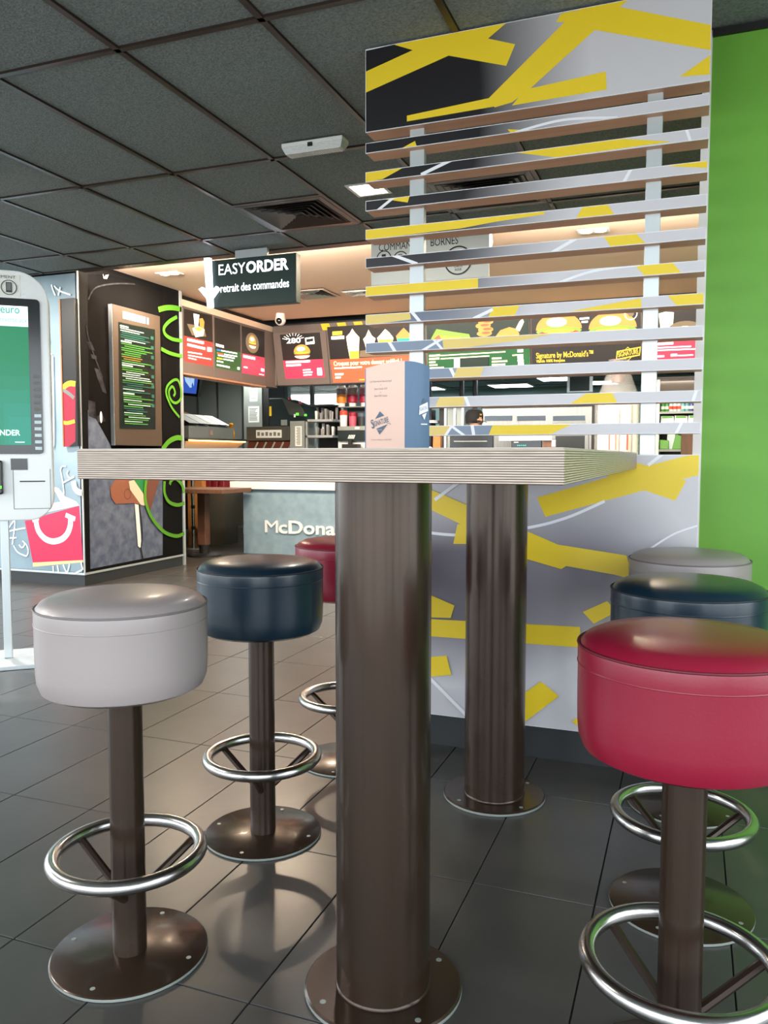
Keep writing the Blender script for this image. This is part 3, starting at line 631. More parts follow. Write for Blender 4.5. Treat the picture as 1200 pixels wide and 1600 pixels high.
# ================================================================== CEILING FITTINGS
def vent(x0, x1, y0, y1, z, lab, mt, n=6, cat='vent', frame=None):
    t = thing('ceiling_vent', lab, cat, ((x0+x1)/2, (y0+y1)/2, z)); frame = frame or mt
    m = MB(); cx, cy = (x0+x1)/2, (y0+y1)/2; hx, hy = (x1-x0)/2, (y1-y0)/2
    def rg(a, b, za, zb, mm, nm):
        m = MB(); A = [(cx-hx*a, cy-hy*a, za), (cx+hx*a, cy-hy*a, za), (cx+hx*a, cy+hy*a, za), (cx-hx*a, cy+hy*a, za)]; B = [(cx-hx*b, cy-hy*b, zb), (cx+hx*b, cy-hy*b, zb), (cx+hx*b, cy+hy*b, zb), (cx-hx*b, cy+hy*b, zb)]
        A2 = [(p[0], p[1], p[2]+.002) for p in A]; B2 = [(p[0], p[1], p[2]+.002) for p in B]
        m.add(A+B+A2+B2, [(i, (i+1) % 4, 4+(i+1) % 4, 4+i) for i in range(4)]+[(8+i, 12+i, 12+(i+1) % 4, 8+(i+1) % 4) for i in range(4)]+[(i, 8+i, 8+(i+1) % 4, (i+1) % 4) for i in range(4)], mm); m.build(nm, t)
    rg(1, .88, z-.002, z-.004, frame, 'vent_frame')
    for q in range(n): a = .86-.8*q/n; rg(a, a-.085, z-.006, z+.004, mt, 'louvre')
    MB().box(x0+.01, x1-.01, y0+.01, y1-.01, z+.0075, z+.0085, 'black').build('backing', t)
vent(-2.62, -2.045, 4.366, 4.93, ZC+.001, 'square dark brown air diffuser in the ceiling left of the slatted screen', 'tee')
vent(-1.41, -.835, 4.366, 4.93, ZC+.001, 'square dark brown air diffuser seen through the slatted screen', 'tee')
a = atZ(488, 458, ZS); vent(a.x-.22, a.x+.22, a.y-.22, a.y+.22, ZS-.012, 'pale air vent in the salmon ceiling beside the hanging green sign', 'steeldull', 5, frame='salmon')
a = atZ(562, 456, ZS); vent(a.x-.15, a.x+.15, a.y-.13, a.y+.13, ZS-.012, 'small white air vent in the salmon ceiling near the slat ends', 'white', 4)
# square recessed lamp
def lamp(cx, cy, hw, z, lab, e='lampwhite', en=12):
    t = thing('ceiling_light', lab, 'light', (cx, cy, z), group=None)
    m = MB()
    for a0, a1, b0, b1 in ((-hw, hw, -hw, -hw+.02), (-hw, hw, hw-.02, hw), (-hw, -hw+.02, -hw+.02, hw-.02), (hw-.02, hw, -hw+.02, hw-.02)): m.box(cx+a0, cx+a1, cy+b0, cy+b1, z-.006, z-.0005, 'alu')
    m.build('frame', t); MB().box(cx-hw+.02, cx+hw-.02, cy-hw+.02, cy+hw-.02, z-.004, z-.001, e).build('diffuser', t)
    l = bpy.data.lights.new('lamp_glow', 'AREA'); l.shape = 'SQUARE'; l.size = hw*1.7; l.energy = en; l.color = (1, .94, .86); lo = bpy.data.objects.new('lamp_glow', l); C.objects.link(lo); lo.parent = t; lo.location = (0, 0, -.012)
lamp(-1.745, 4.36, .105, ZC+.008, 'glowing square lamp in the dark ceiling by the slat ends')
for x_, y_, l_, e_ in ((-5.35, 4.36, 'added unseen fill lamp in the dark ceiling above the kiosk side', 75), (-5.35, 1.98, 'added unseen fill lamp in the dark ceiling left of the stools', 75), (-3.9, .8, 'added unseen fill lamp in the dark ceiling behind the kiosk aisle', 30)): lamp(x_, y_, .105, ZC+.008, l_, en=e_)  # lamps added out of view to brighten the left side
# emergency light
t = thing('emergency_light', 'clear plastic emergency light unit fixed under the dark ceiling', 'emergency light', (-1.73, 3.61, ZC-.05))
MB().box(-1.885, -1.565, 3.575, 3.655, ZC-.018, ZC-.001, 'white').build('back_plate', t, .003)
MB().hexa([(-1.87, 3.59, ZC-.05), (-1.58, 3.59, ZC-.05), (-1.58, 3.64, ZC-.05), (-1.87, 3.64, ZC-.05)], [(-1.885, 3.575, ZC-.018), (-1.565, 3.575, ZC-.018), (-1.565, 3.655, ZC-.018), (-1.885, 3.655, ZC-.018)], 'acrylic').build('diffuser', t, .002)
m = MB()
for i in range(26): m.box(-1.86+i*.0105, -1.854+i*.0105, 3.588, 3.642, ZC-.0515, ZC-.0495, 'white')
m.build('ribs', t); MB().box(-1.745, -1.72, 3.574, 3.58, ZC-.03, ZC-.012, 'black').build('clip', t)
# spot pair, plus hidden downlights added to brighten the service ceiling
def downlight(cx, cy, lab, e=55):
    t = thing('recessed_spotlight', lab, 'light', (cx, cy, ZS), group='downlights of the salmon service ceiling')
    MB().box(cx-.11, cx+.11, cy-.06, cy+.06, ZS-.006, ZS-.0005, 'white').build('frame', t)
    for s in (-.05, .05): MB().lathe([(.038, ZS-.0095), (.038, ZS-.0065)], 'lampwhite', 20, (cx+s, cy)).build('bulb', t)
    l = bpy.data.lights.new('spot_glow', 'AREA'); l.shape = 'DISK'; l.size = .16; l.energy = e; l.color = (1, .80, .58); lo = bpy.data.objects.new('spot_glow', l); C.objects.link(lo); lo.parent = t; lo.location = (0, 0, -.015)
a = atZ(265, 427, ZS); downlight(a.x, a.y, 'twin recessed spotlight in the salmon ceiling beside the black pillar', 30)
downlight(-3.35, 6.2, 'added twin fill spotlight hidden above the hanging green sign'); downlight(-2.0, 6.0, 'added twin fill spotlight above the white hanging notice'); downlight(-.7, 6.1, 'added twin fill spotlight behind the right slats')
# dome cameras
def dome(x, y, z, lab):
    t = thing('security_camera', lab, 'camera', (x, y, z)); MB().lathe([(.05, z), (.055, z-.03), (.06, z-.045)], 'white', 24, (x, y)).build('mount', t)
    MB().sphere((x, y, z-.075), .062, .062, .06, 'white', 18, 10).build('ball', t); MB().sphere((x+.005, y-.03, z-.085), .04, .04, .04, 'blackgloss', 14, 8).build('lens', t)
a = atZ(438, 490, ZS); dome(a.x, min(a.y, 8.5), ZS, 'white dome security camera in the corner above the menu boards')
a = atZ(757, 362, ZS); dome(a.x, a.y, ZS, 'white dome security camera beside the hanging white notice')

# ================================================================== HANGING SIGNS
YS = 5.25; a = atY(330, 404, YS); b = atY(463, 470, YS); X0, X1, Z0, Z1 = a.x, b.x, 2.192, 2.538
t = thing('hanging_sign', 'dark green illuminated EASYORDER sign hanging from the ceiling', 'sign', ((X0+X1)/2, YS, Z0))
MB().box(X0, X1, YS, YS+.07, Z0, Z1, 'signgreen').build('panel', t, .004)
a = atY(365, 390, YS); b = atY(415, 390, YS); MB().box(a.x, b.x, YS+.02, YS+.05, Z1, ZC, 'alu').build('bracket', t)
sh = Sheet((0, YS, 0), (0, -1, 0), (1, 0, 0), step=.0008); g = lambda x, y: sh.px(x, y)
u = g(342, 431); e = g(385, 428); q = g(451, 424); cap = (g(360, 412).z-g(360, 429.5).z)/.73
sh.text('EASY', u.x, u.z+.004, cap, 'glow', e.x-u.x-.008, 0); sh.build('lettering', t); sh.mb = MB(); sh.text('ORDER', e.x, u.z+.004, cap, 'glow', q.x-e.x, .03); sh.build('lettering', t); sh.mb = MB()
u = g(345, 457); q = g(452, 452); W0 = textmesh('retrait des commandes', .012)[2]; kx = (q.x-u.x)/W0
for wd_, pre in (('retrait', ''), ('des', 'retrait d'), ('commandes', 'retrait des c')):
    ox = (textmesh(pre, .012)[2]-textmesh(pre[-1], .012)[2])*kx if pre else 0
    sh.text(wd_, u.x+ox, u.z, .082, 'glow', textmesh(wd_, .012)[2]*kx, .012); sh.build('lettering', t); sh.mb = MB()
m = MB(); g = lambda x, y: atY(x, y, YS)
for pl in ([(322, 404.5), (331, 404), (334.5, 481), (327, 482)], [(313.5, 453), (319, 449.5), (330, 461), (341, 448), (344.5, 452), (333, 468), (326, 468)]): m.prism([g(*p_)+Vector((0, -.03, 0)) for p_ in pl], (0, .03, 0), 'glow')
m.build('arrow', t, label='glowing white down arrow')
YN = 5.43; t = thing('hanging_notice', 'white COMMANDES BORNES notice hanging behind the slatted screen', 'sign', (-1.75, YN, 2.32))
a = atY(580, 445, YN); b = atY(764, 430, YN); MB().box(a.x, b.x, YN, YN+.006, 2.305, 2.64, 'paper').build('sheet', t); MB().box(a.x, b.x, YN-.004, YN+.01, 2.632, ZS-.001, 'alu').build('hanger', t)
sh = Sheet((0, YN, 0), (0, -1, 0), (1, 0, 0)); u = sh.px(592, 389); q = sh.px(663, 382); v = sh.px(673, 381); w_ = sh.px(716, 377); cz = u.z-.016
sh.text('COMMANDES', u.x, cz, .072, 'black', q.x-u.x); sh.build('lettering', t); sh.mb = MB(); sh.text('BORNES', v.x, cz, .072, 'black', w_.x-v.x)
sh.build('lettering', t); sh.mb = MB()
for px_, py_, r_, lw in ((600, 402, .052, .007), (626, 403, .052, .007), (716, 405, .093, .01)): c_ = sh.px(px_, py_+2); sh.ring(c_.x, c_.z, r_, lw, 'black'); sh.build('round_icon', t); sh.mb = MB()
c_ = sh.px(716, 420); sh.text('CARTE', c_.x, c_.z+.01, .02, 'black', .06, align='CENTER'); sh.text('BLEUE', c_.x, c_.z-.012, .02, 'black', .045, align='CENTER'); sh.build('lettering', t)
for px_ in (600, 626): sh.mb = MB(); c_ = sh.px(px_, 402); sh.urect(c_.x-.015, c_.z-.03, c_.x+.015, c_.z+.02, 'darkgrey'); sh.build('icon', t)

# ================================================================== MENU BOARDS
BX = -4.8
def yb(px): return atX(px, 545, BX).y
def lines(sh, pts, m='mb_white'):
    for x0_, y0_, x1_, y1_, h_ in pts: sh.poly([(x0_, y0_-h_/2), (x1_, y1_-h_/2), (x1_, y1_+h_/2), (x0_, y0_+h_/2)], m)
def lboard(pa, pb, lab, fn):
    t = thing('menu_board', lab, 'menu board', (BX-.1, (yb(pa)+yb(pb))/2, 1.93), group='lit menu boards above the counter')
    MB().box(BX-.16, BX, yb(pa)+.002, yb(pb)-.002, 1.935, 2.60, 'boardgrey').build('housing', t, .004)
    MB().box(BX-.16, BX+.004, yb(pa)+.002, yb(pb)-.002, 1.918, 1.935, 'copper').build('painted_glow_rim', t)  # warm light on the lower edge, painted as a copper-coloured rim
    sh = Sheet((BX, 0, 0), (1, 0, 0), (0, 1, 0)); fn(sh); sh.build('poster', t)
def burger(sh, u, v, s, k=1):
    sh.ell(u, v+.02*s, .5*s*k, .42*s, 'mb_bun', 20, 0, 180); sh.ell(u, v-.02*s, .5*s*k, .1*s, 'mb_lettuce', 16); sh.ell(u, v-.08*s, .46*s*k, .1*s, 'mb_meat', 16); sh.ell(u, v-.02*s, .4*s, .05*s, 'mb_yellow', 12); sh.ell(u, v-.16*s, .46*s*k, .16*s, 'mb_cream', 20, 180, 360); sh.ell(u-.05*s, v+.2*s, .26*s, .12*s, 'mb_cream', 14)
def b1(sh):
    sh.poly([(287, 482), (331, 493), (332.3, 535), (287.3, 524.5)], 'mb_black'); sh.poly([(287.3, 524.5), (332.3, 535), (332.5, 573), (287.5, 564.5)], 'mb_red')
    sh.poly([(292, 506), (318, 510), (322, 526), (300, 524)], 'mb_glow'); sh.poly([(302, 490), (311, 492), (309, 512), (304, 511)], 'mb_white'); sh.poly([(311, 498), (316, 497), (319, 503), (318, 514), (312, 512)], 'mb_bun'); sh.poly([(300, 513), (309, 510), (319, 515), (317, 525), (305, 527)], 'mb_cream'); sh.poly([(302, 513), (309, 511), (317, 515), (310, 518)], 'mb_yellow')
    lines(sh, [(292, 530.5, 318, 536, 4), (292, 538.5, 320, 545, 4), (292.5, 550, 315, 553.5, 2), (293, 555, 329, 561.5, 1.7), (293, 559, 306, 562, 1.7)]); sh.poly([(323, 542), (330, 543.5), (330, 550), (323, 549)], 'mb_white')
def b2(sh):
    sh.poly([(335, 495.6), (375, 507.5), (375.7, 550), (335.8, 545)], 'mb_black'); sh.poly([(335.8, 545), (375.7, 550), (376, 582), (336.5, 574.4)], 'mb_green')
    lines(sh, [(337, 538.5, 349.5, 542, 4)]); lines(sh, [(338.5, 546.5, 344, 547.5, 2.6)], 'mb_blue'); lines(sh, [(338.5, 551.5, 348.5, 553.5, 2.4)], 'mb_orange'); lines(sh, [(338.5, 559.5, 347, 561, 2.4)], 'mb_yellow')
    lines(sh, [(345, 547.8, 370, 552.5, 2), (349.5, 553.6, 370, 557, 2), (340, 555, 366, 560, 2), (348, 561, 364, 564, 2), (338, 564, 348, 566, 2), (338, 570, 358, 574, 2.4)]); sh.poly([(370, 573.5), (373.5, 574), (373.5, 578), (370, 577.5)], 'mb_white')
def b3(sh):
    sh.poly([(377.5, 508.8), (412.8, 518), (413.1, 558.8), (378, 552)], 'mb_black'); sh.poly([(378, 552), (413.1, 558.8), (413.5, 588.5), (378, 583)], 'mb_rose')
    c_ = sh.px(394, 536); sh.ell(c_.y, c_.z, .15, .115, 'mb_glow'); burger(sh, c_.y, c_.z, .2, .85); lines(sh, [(379.5, 556.5, 398, 560.5, 4), (380, 573.5, 386, 574.5, 2.2), (404, 593-8.5, 411.5, 586, 1.2)]); sh.poly([(407, 575.5), (412, 576.5), (412, 581), (407, 580)], 'mb_white')
lboard(285.5, 333.8, 'menu board with fries and drink over a red panel, next to the pillar', b1)
lboard(333.8, 376.5, 'menu board with a green lower half, middle of the left wall', b2)
lboard(376.5, 415, 'menu board with one burger over a pink panel, at the corner', b3)
struct(MB().box(BX-.16, BX, yb(415), 8.95, 1.935, 2.60, 'boardgrey').box(BX-.2, BX-.02, 6.89, 8.95, 2.6, 2.67, 'salmon').box(BX-.2, BX-.16, 6.89, 8.95, 1.96, 2.6, 'boardgrey').box(BX-.2, BX-.06, 6.89, 9.1, 2.67, ZS+.12, 'black').box(BX-.16, BX, 6.89, yb(285.5), 1.935, 2.6, 'boardgrey').build('trim_1'))
BT = Vector((0, 8.80, 2.58)); BBm = Vector((0, 8.92, 1.96)); bn = Vector((0, -.62, -.12)).normalized()
def xb(px): return onpl(px, 545, BT, bn).x
def bboard(pa, pb, lab, fn, fr='boardgrey'):
    xa, xz = xb(pa)+.003, xb(pb)-.003
    t = thing('menu_board', lab, 'menu board', ((xa+xz)/2, 8.95, 1.95), group='lit menu boards above the counter')
    MB().hexa([(xa, BBm.y, BBm.z), (xz, BBm.y, BBm.z), (xz, 9.06, BBm.z), (xa, 9.06, BBm.z)], [(xa, BT.y, BT.z), (xz, BT.y, BT.z), (xz, 9.06, BT.z), (xa, 9.06, BT.z)], fr).build('housing', t, .004)
    sh = Sheet(BT, bn, (1, 0, 0)); fn(sh); sh.build('poster', t)
def U(sh, px, py): p = sh.px(px, py); d = p-sh.p; return d.dot(sh.r), d.dot(sh.u)
def c1(sh):
    sh.poly([(437.4, 523), (499.7, 519.4), (504.5, 561), (442.5, 563.5)], 'mb_black'); sh.poly([(442.5, 563.5), (504.5, 561), (508, 589.6), (446.6, 592)], 'mb_rose')
    u, v = U(sh, 448, 536.5); u2, _ = U(sh, 470, 536); sh.text('280', u, v, .085, 'mb_white', u2-u, .02)
    for k_ in range(9): a_ = R(20+k_*17.5); cu, cv = (u+u2)/2, v+.03; sh.ustroke([(cu+.1*math.cos(a_), cv+.055*math.sin(a_)), (cu+.15*math.cos(a_), cv+.085*math.sin(a_))], .006, 'mb_white')
    sh.poly([(477, 528), (491, 526), (492, 537), (478, 538.5)], 'mb_white'); sh.poly([(479, 530), (489.5, 528.5), (490, 533), (479.5, 535)], 'mb_black')
    u, v = U(sh, 472.5, 551); burger(sh, u, v, .22)
    lines(sh, [(447.5, 566, 485, 564.2, 3.4), (447.8, 571, 471, 570, 3), (474, 578, 486, 577.5, 2), (474.5, 582, 489, 581.2, 2), (475, 586, 488, 585.2, 2)]); sh.poly([(496, 575), (503.5, 574.6), (504.5, 586), (497, 586.5)], 'mb_white')
def c2(sh):
    sh.poly([(511, 511), (661, 501), (662, 554), (516, 562)], 'mb_black'); sh.poly([(516, 562), (662, 554), (662, 592), (521, 598)], 'mb_orange')
    sh.poly([(541, 526), (547, 520), (550.5, 513.5), (555, 520), (561.5, 527), (561, 542), (561, 560), (547, 561), (543, 540)], 'mb_cream'); sh.poly([(546, 549), (561, 548), (561, 560), (547, 561)], 'mb_yellow')
    sh.poly([(519.5, 518), (535, 517), (535, 523), (519.5, 524)], 'mb_yellow'); lines(sh, [(518, 528, 538, 527, 5)])
    sh.poly([(567.5, 530), (572, 525), (576, 515), (581, 524), (587, 529), (585, 536), (580, 553), (574, 554), (570, 536)], 'mb_cream'); sh.poly([(589.5, 528), (596, 521), (602, 514), (609, 520), (615, 528), (613, 536), (592, 537)], 'mb_cream'); sh.poly([(591, 531), (614, 530), (611, 541), (595, 542)], 'mb_yellow')
    sh.poly([(619, 525), (626, 517), (631, 512), (638, 519), (644, 524), (642, 532), (621, 533)], 'mb_bun'); sh.poly([(620.5, 529), (643, 528), (640, 540), (624, 541)], 'mb_teal'); sh.poly([(563, 548), (640, 540), (662, 545), (662, 554), (562, 558)], 'mb_glow')
    u, v = U(sh, 522, 571.5); u2, _ = U(sh, 628, 565); sh.text('Croquez pour votre dessert préféré !', u, v, .075, 'mb_cream', u2-u, .018)
    lines(sh, [(523, 575.5, 566, 573.5, 2), (524, 585, 537, 584.4, 3), (524.5, 590, 533, 589.5, 2.6)]); lines(sh, [(562, 593.3, 570, 593, 1.5)], 'mb_yellow')
def c3(sh):
    sh.poly([(666, 500), (826, 489), (828, 546), (668, 553)], 'mb_dark'); sh.poly([(668, 548), (828, 541), (828, 589), (669, 595)], 'mb_green')
    sh.poly([(673, 530), (682, 514), (712, 519), (733, 522), (736, 530), (700, 534)], 'mb_lettuce'); sh.poly([(678, 531), (690, 525), (720, 526), (714, 533)], 'mb_yellow'); sh.poly([(677, 530), (686, 523), (690, 530)], 'mb_orange')
    for q, (yy, dx) in enumerate([(503, 2), (509, -2), (515, 2), (521, 0)]): u, v = U(sh, 757+dx, yy); sh.ell(u, v, .085, .033, 'mb_bun'); sh.ell(u+.02, v+.006, .05, .014, 'mb_orange')
    sh.poly([(775, 525), (782, 516), (796, 511), (808, 514), (812, 522), (806, 528), (786, 529)], 'mb_bun'); sh.poly([(806, 514), (812, 502), (817, 498), (819, 503), (812, 518)], 'mb_cream')
    lines(sh, [(671, 556, 688, 555, 3), (689, 555.5, 790, 549.5, 1.8), (671, 561, 687, 560, 3), (689, 560.5, 765, 556, 1.8), (671, 566, 681, 565.5, 2.4), (671.5, 570.5, 684, 570, 2.4), (672, 575, 694, 574, 2.2), (769, 560, 784, 559.4, 2.6), (769, 565, 793, 564, 2.6), (769, 570, 790, 569, 2.6), (801, 555, 818, 554, 2)], 'mb_cream')
    for x_, y_ in ((710, 562.5), (710, 567), (710, 571.5), (809, 548), (809, 558), (809.5, 563), (810, 568)): sh.poly([(x_, y_-2), (x_+9, y_-2.4), (x_+9, y_+1.8), (x_, y_+2)], 'mb_white')
    sh.poly([(720, 560), (764, 557), (764, 572), (720, 574)], 'mb_dark')
def c4(sh):
    sh.poly([(830, 488), (1001, 478), (1002, 575), (831, 586)], 'mb_black')
    for px_, py_ in ((873, 516), (957, 514)):
        u, v = U(sh, px_, py_); burger(sh, u, v, .42, 1.15)
    u, v = U(sh, 838, 560); u2, _ = U(sh, 927, 553); sh.text('Signature by McDonald\'s™', u, v, .085, 'mb_yellow', u2-u, .01); u, v = U(sh, 838, 566.5); u2, _ = U(sh, 883, 563); sh.text('Viande 100% française', u, v, .042, 'mb_yellow', u2-u, .02)
    u, v = U(sh, 981, 553); sh.ring(u, v, .07, .006, 'mb_yellow', 4); sh.upoly([(u-.12, v-.06), (u+.12, v-.02), (u+.13, v+.07), (u-.11, v+.035)], 'mb_yellow'); sh.upoly([(u-.108, v-.045), (u+.112, v-.008), (u+.12, v+.058), (u-.1, v+.024)], 'mb_black'); sh.text('SIGNATURE', u-.095, v-.028, .07, 'mb_yellow', .205, .01, rot=.15)
    u, v = U(sh, 986, 490); sh.ring(u, v, .06, .008, 'mb_white'); sh.ell(u, v, .03, .03, 'mb_glow'); lines(sh, [(906, 498, 921, 497, 3), (909, 503, 919, 502.4, 3)])
def c5(sh):
    sh.poly([(1005, 484), (1140, 474), (1140, 528), (1006, 533)], 'mb_black'); sh.poly([(1006, 533), (1140, 528), (1140, 560), (1007, 566)], 'mb_rose')
    sh.poly([(1029, 490), (1040, 487), (1053, 488), (1051, 512), (1032, 513)], 'mb_cream'); u, v = U(sh, 1070, 514); sh.ell(u, v, .16, .08, 'mb_glow'); sh.ell(u, v-.02, .1, .05, 'mb_cream')
    lines(sh, [(1025, 538, 1052, 536, 4), (1025, 543.5, 1080, 541, 2), (1025, 547.5, 1088, 545, 2), (1025, 557, 1038, 556.4, 3), (1048, 555, 1058, 554.6, 4), (1059, 555.5, 1083, 554.6, 2)])
bboard(428, 511.5, 'menu board marked 280 with a burger over a red panel', c1)
bboard(511.5, 664, 'wide dessert menu board with sundaes over an orange panel', c2)
bboard(664, 829, 'menu board with a wrap and chicken over a green price list', c3)
bboard(829, 1003.5, 'black menu board with two burgers and gold lettering', c4)
bboard(1003.5, 1150, 'menu board with a cup over a red panel, right of the screen post', c5)
# fascia above and behind the boards, with tape stripes
m = MB(); m.box(BX, XR, 8.86, 9.06, 2.582, 2.67, 'boardgrey').box(BX, XR, 9.06, 9.12, 2.0, 2.8, 'darkgrey').box(xb(1150), XR, 8.9, 9.06, 1.96, 2.58, 'boardgrey').box(BX, xb(428), 8.9, 9.06, 1.96, 2.58, 'boardgrey')
fas = struct(m.build('trim_2')); sh = Sheet((0, 8.86, 0), (0, -1, 0), (1, 0, 0))
for q in range(9): xx = xb(500)+q*.21; sh.mb.poly([(xx, 8.859, 2.667), (xx+.11, 8.859, 2.667), (xx+.14, 8.859, 2.585), (xx+.03, 8.859, 2.585)], 'yellow')
sh.build('tape_stripes', fas)

# ================================================================== SERVICE COUNTER
t = thing('service_counter', 'grey concrete-look service counter with white top and white lettering', 'counter', (-2.2, 8.2, 0))
cb = MB().box(-4.718, .5, 7.97, 8.5, 0, .728, 'counter').build('front', t); MB().box(-4.868, .5, 7.93, 8.56, .728, .812, 'white').build('worktop', t, .003)
u = atY(415, 833, 7.97); q = atY(524, 833, 7.97); sh = Sheet((0, 7.97, 0), (0, -1, 0), (1, 0, 0)); _, _, w1 = textmesh('McDona', .012); _, _, w2 = textmesh('McDonald\'s', .012)
kx = (q.x-u.x)*1.01/w1; wm = textmesh('M', 0)[2]*kx; sh.text('M', u.x, .245, .2, 'white', wm, 0, extrude=.008); sh.text('cDonald\'s', u.x+wm+.012, .245, .2, 'white', w2*kx-wm-.012, .018, extrude=.008); sh.build('lettering', t)

# ================================================================== KITCHEN
def bpx(m, x0, y0, x1, y1, Y, dep, mt, z0=None, z1=None):
    a = atY(x0, y0, Y); b = atY(x1, y1, Y)
    return m.box(a.x, b.x, Y, Y+dep, z0 if z0 is not None else b.z, z1 if z1 is not None else a.z, mt)
def pz(x, y, Y): return atY(x, y, Y).z
def pxx(x, Y): return atY(x, 660, Y).x
# long steel back counter that carries the appliances
t = thing('back_counter', 'stainless back counter running along the kitchen behind the till area', 'counter', (-2.4, 9.6, 0))
MB().box(-4.95, .1, 9.22, 9.95, .86, .9, 'steel').build('worktop', t); MB().box(-4.9, .05, 9.26, 9.93, .1, .86, 'steeldull').build('cabinet', t); MB().box(-4.9, .05, 9.32, 9.9, 0, .1, 'black').build('plinth', t)
ZB = .9012
# --- fry station on the left, facing the counter
FX = -5.8
t = thing('fry_station', 'steel fry holding station glowing orange under its hood, left of the kitchen', 'fry station', (-6.15, 9.2, 0))
MB().box(-6.5, FX, 8.95, 9.98, .14, .86, 'cupboard').build('cupboard', t)
for y in (9.28, 9.62): MB().box(FX, FX+.004, y-.004, y+.004, .16, .84, 'black').build('door_gap', t)
for x in (-6.45, -5.88):
    for y in (9.0, 9.45, 9.92): MB().box(x, x+.04, y, y+.04, 0, .14, 'steeldull').build('leg', t)
MB().box(-6.5, FX, 8.5, 9.98, .86, .9, 'steel').build('worktop', t)
MB().hexa([(-6.45, 8.75, .9), (-6.1, 8.75, .9), (-6.1, 9.45, .9), (-6.45, 9.45, .9)], [(-6.5, 8.52, 1.282), (FX-.05, 8.52, 1.282), (FX-.05, 9.92, 1.282), (-6.5, 9.92, 1.282)], 'cream').build('fry_tray', t)
MB().box(-6.5, FX, 8.50, 9.95, 1.3, 1.325, 'steel').build('tray_rim', t)
MB().box(-6.5, FX-.01, 8.53, 9.58, 1.325, 1.47, 'steeldull').build('hood', t)
MB().box(FX-.035, FX-.012, 8.56, 9.9, 1.284, 1.298, 'heat').build('heat_lamp', t)
MB().hexa([(-6.4, 8.53, 1.47), (FX-.005, 8.53, 1.47), (FX-.005, 9.5, 1.47), (-6.4, 9.5, 1.47)], [(-6.4, 8.53, 1.62), (-6.1, 8.53, 1.62), (-6.1, 9.45, 1.62), (-6.4, 9.45, 1.62)], 'black').build('paper_rack', t)
for i in range(4):
    ya = 8.56+i*.235; m = MB(); d = Vector((.012, 0, .02)); P = [Vector((FX-.03, ya, 1.485)), Vector((FX-.03, ya+.215, 1.485)), Vector((-6.09, ya+.205, 1.612)), Vector((-6.09, ya-.01, 1.612))]
    m.prism([p+d for p in P], d*.2, 'paper'); m.build('paper_sheet', t)
bpx(MB(), 324, 672, 332, 680, 9.0, .004, 'pinkcard').build('label', t)
def bag(x, y, z, lab):
    t = tag(MB().hexa([(x-.12, y-.24, z), (x+.15, y-.28, z), (x+.16, y+.26, z), (x-.12, y+.28, z)], [(x-.12, y-.1, z+.05), (x+.14, y-.06, z+.06), (x+.16, y+.1, z+.035), (x-.1, y+.12, z+.07)], 'kraft').build('paper_bag', None, .01), lab, 'bag')
bag(-6.27, 8.85, 1.6225, 'crumpled brown paper bags lying on top of the fry station')
a = atX(377, 686, -5.93); x, y = a.x, 9.72
t = thing('sauce_bottle', 'amber sauce bottle standing on the fry station rim', 'bottle', (x, y, 1.326))
MB().lathe([(.045, 1.326), (.048, 1.34), (.048, 1.43), (.03, 1.46), (.022, 1.5)], 'amber', 20, (x, y)).build('body', t); MB().lathe([(.026, 1.5), (.036, 1.515), (.036, 1.535), (.02, 1.545)], 'amber', 16, (x, y)).build('cap', t)
# --- blue monitor
YM = 8.9; t = thing('wall_monitor', 'tilted monitor showing a blue picture under the left menu boards', 'monitor', tuple(atY(298, 600, YM)))
P = [(285, 580.5), (313.5, 585), (308.5, 620), (285, 617.5)]; MB().prism([atY(*p_, YM) for p_ in P], (0, .06, 0), 'black').build('case', t)
sh = Sheet((0, YM, 0), (0, -1, 0), (1, 0, 0)); sh.poly([(286, 582), (310, 586), (306.5, 615.5), (286, 613.5)], 'bluelcd'); sh.poly([(288, 587), (296, 588), (300, 605), (297, 606), (290, 596)], 'palelcd'); sh.poly([(297, 589), (304, 590), (303, 604), (301, 597), (299, 603)], 'palelcd'); sh.build('display', t)
a = atY(298, 583, YM); MB().box(a.x-.02, a.x+.02, YM+.06, YM+.1, a.z-.1, ZS, 'darkgrey').build('bracket', t)
# --- steel wall panels behind
pan_ = struct(MB().box(XL+.3, pxx(384, 10.75), 10.75, 10.85, 0, 2.3, 'panelsteel').build('wall_partition'))
for p_ in (310, 341, 380): x = pxx(p_, 10.75); MB().box(x-.012, x+.012, 10.735, 10.75, .1, 2.28, 'steel').build('joint_strip', pan_)
# --- tall cabinet with notices
YC = 10.15; x0, x1 = pxx(381, YC), pxx(409.5, YC); xe = pxx(419, YC)
t = thing('tall_cabinet', 'tall grey steel cabinet with two taped notices', 'cabinet', ((x0+x1)/2, YC+.25, 0))
MB().box(x0, x1, YC, YC+.5, 0, 2.2, 'steeldull').build('body', t, .004); MB().box(x1+.004, xe, YC+.02, YC+.5, 1.3, 2.2, 'black').build('side_panel', t)
for x_0, y_0, x_1, y_1 in ((390, 597, 402, 627), (388, 635, 405, 660)):
    nb = bpx(MB(), x_0, y_0, x_1, y_1, YC-.004, .003, 'paper').build('notice', t); m = MB()
    for i in range(9): yy = y_0+3+(y_1-y_0-5)*i/9; bpx(m, x_0+1.5, yy, x_1-2-random.random()*4, yy+.9, YC-.0055, .001, 'papergrey')
    m.build('print_lines', nb, kind='stuff')
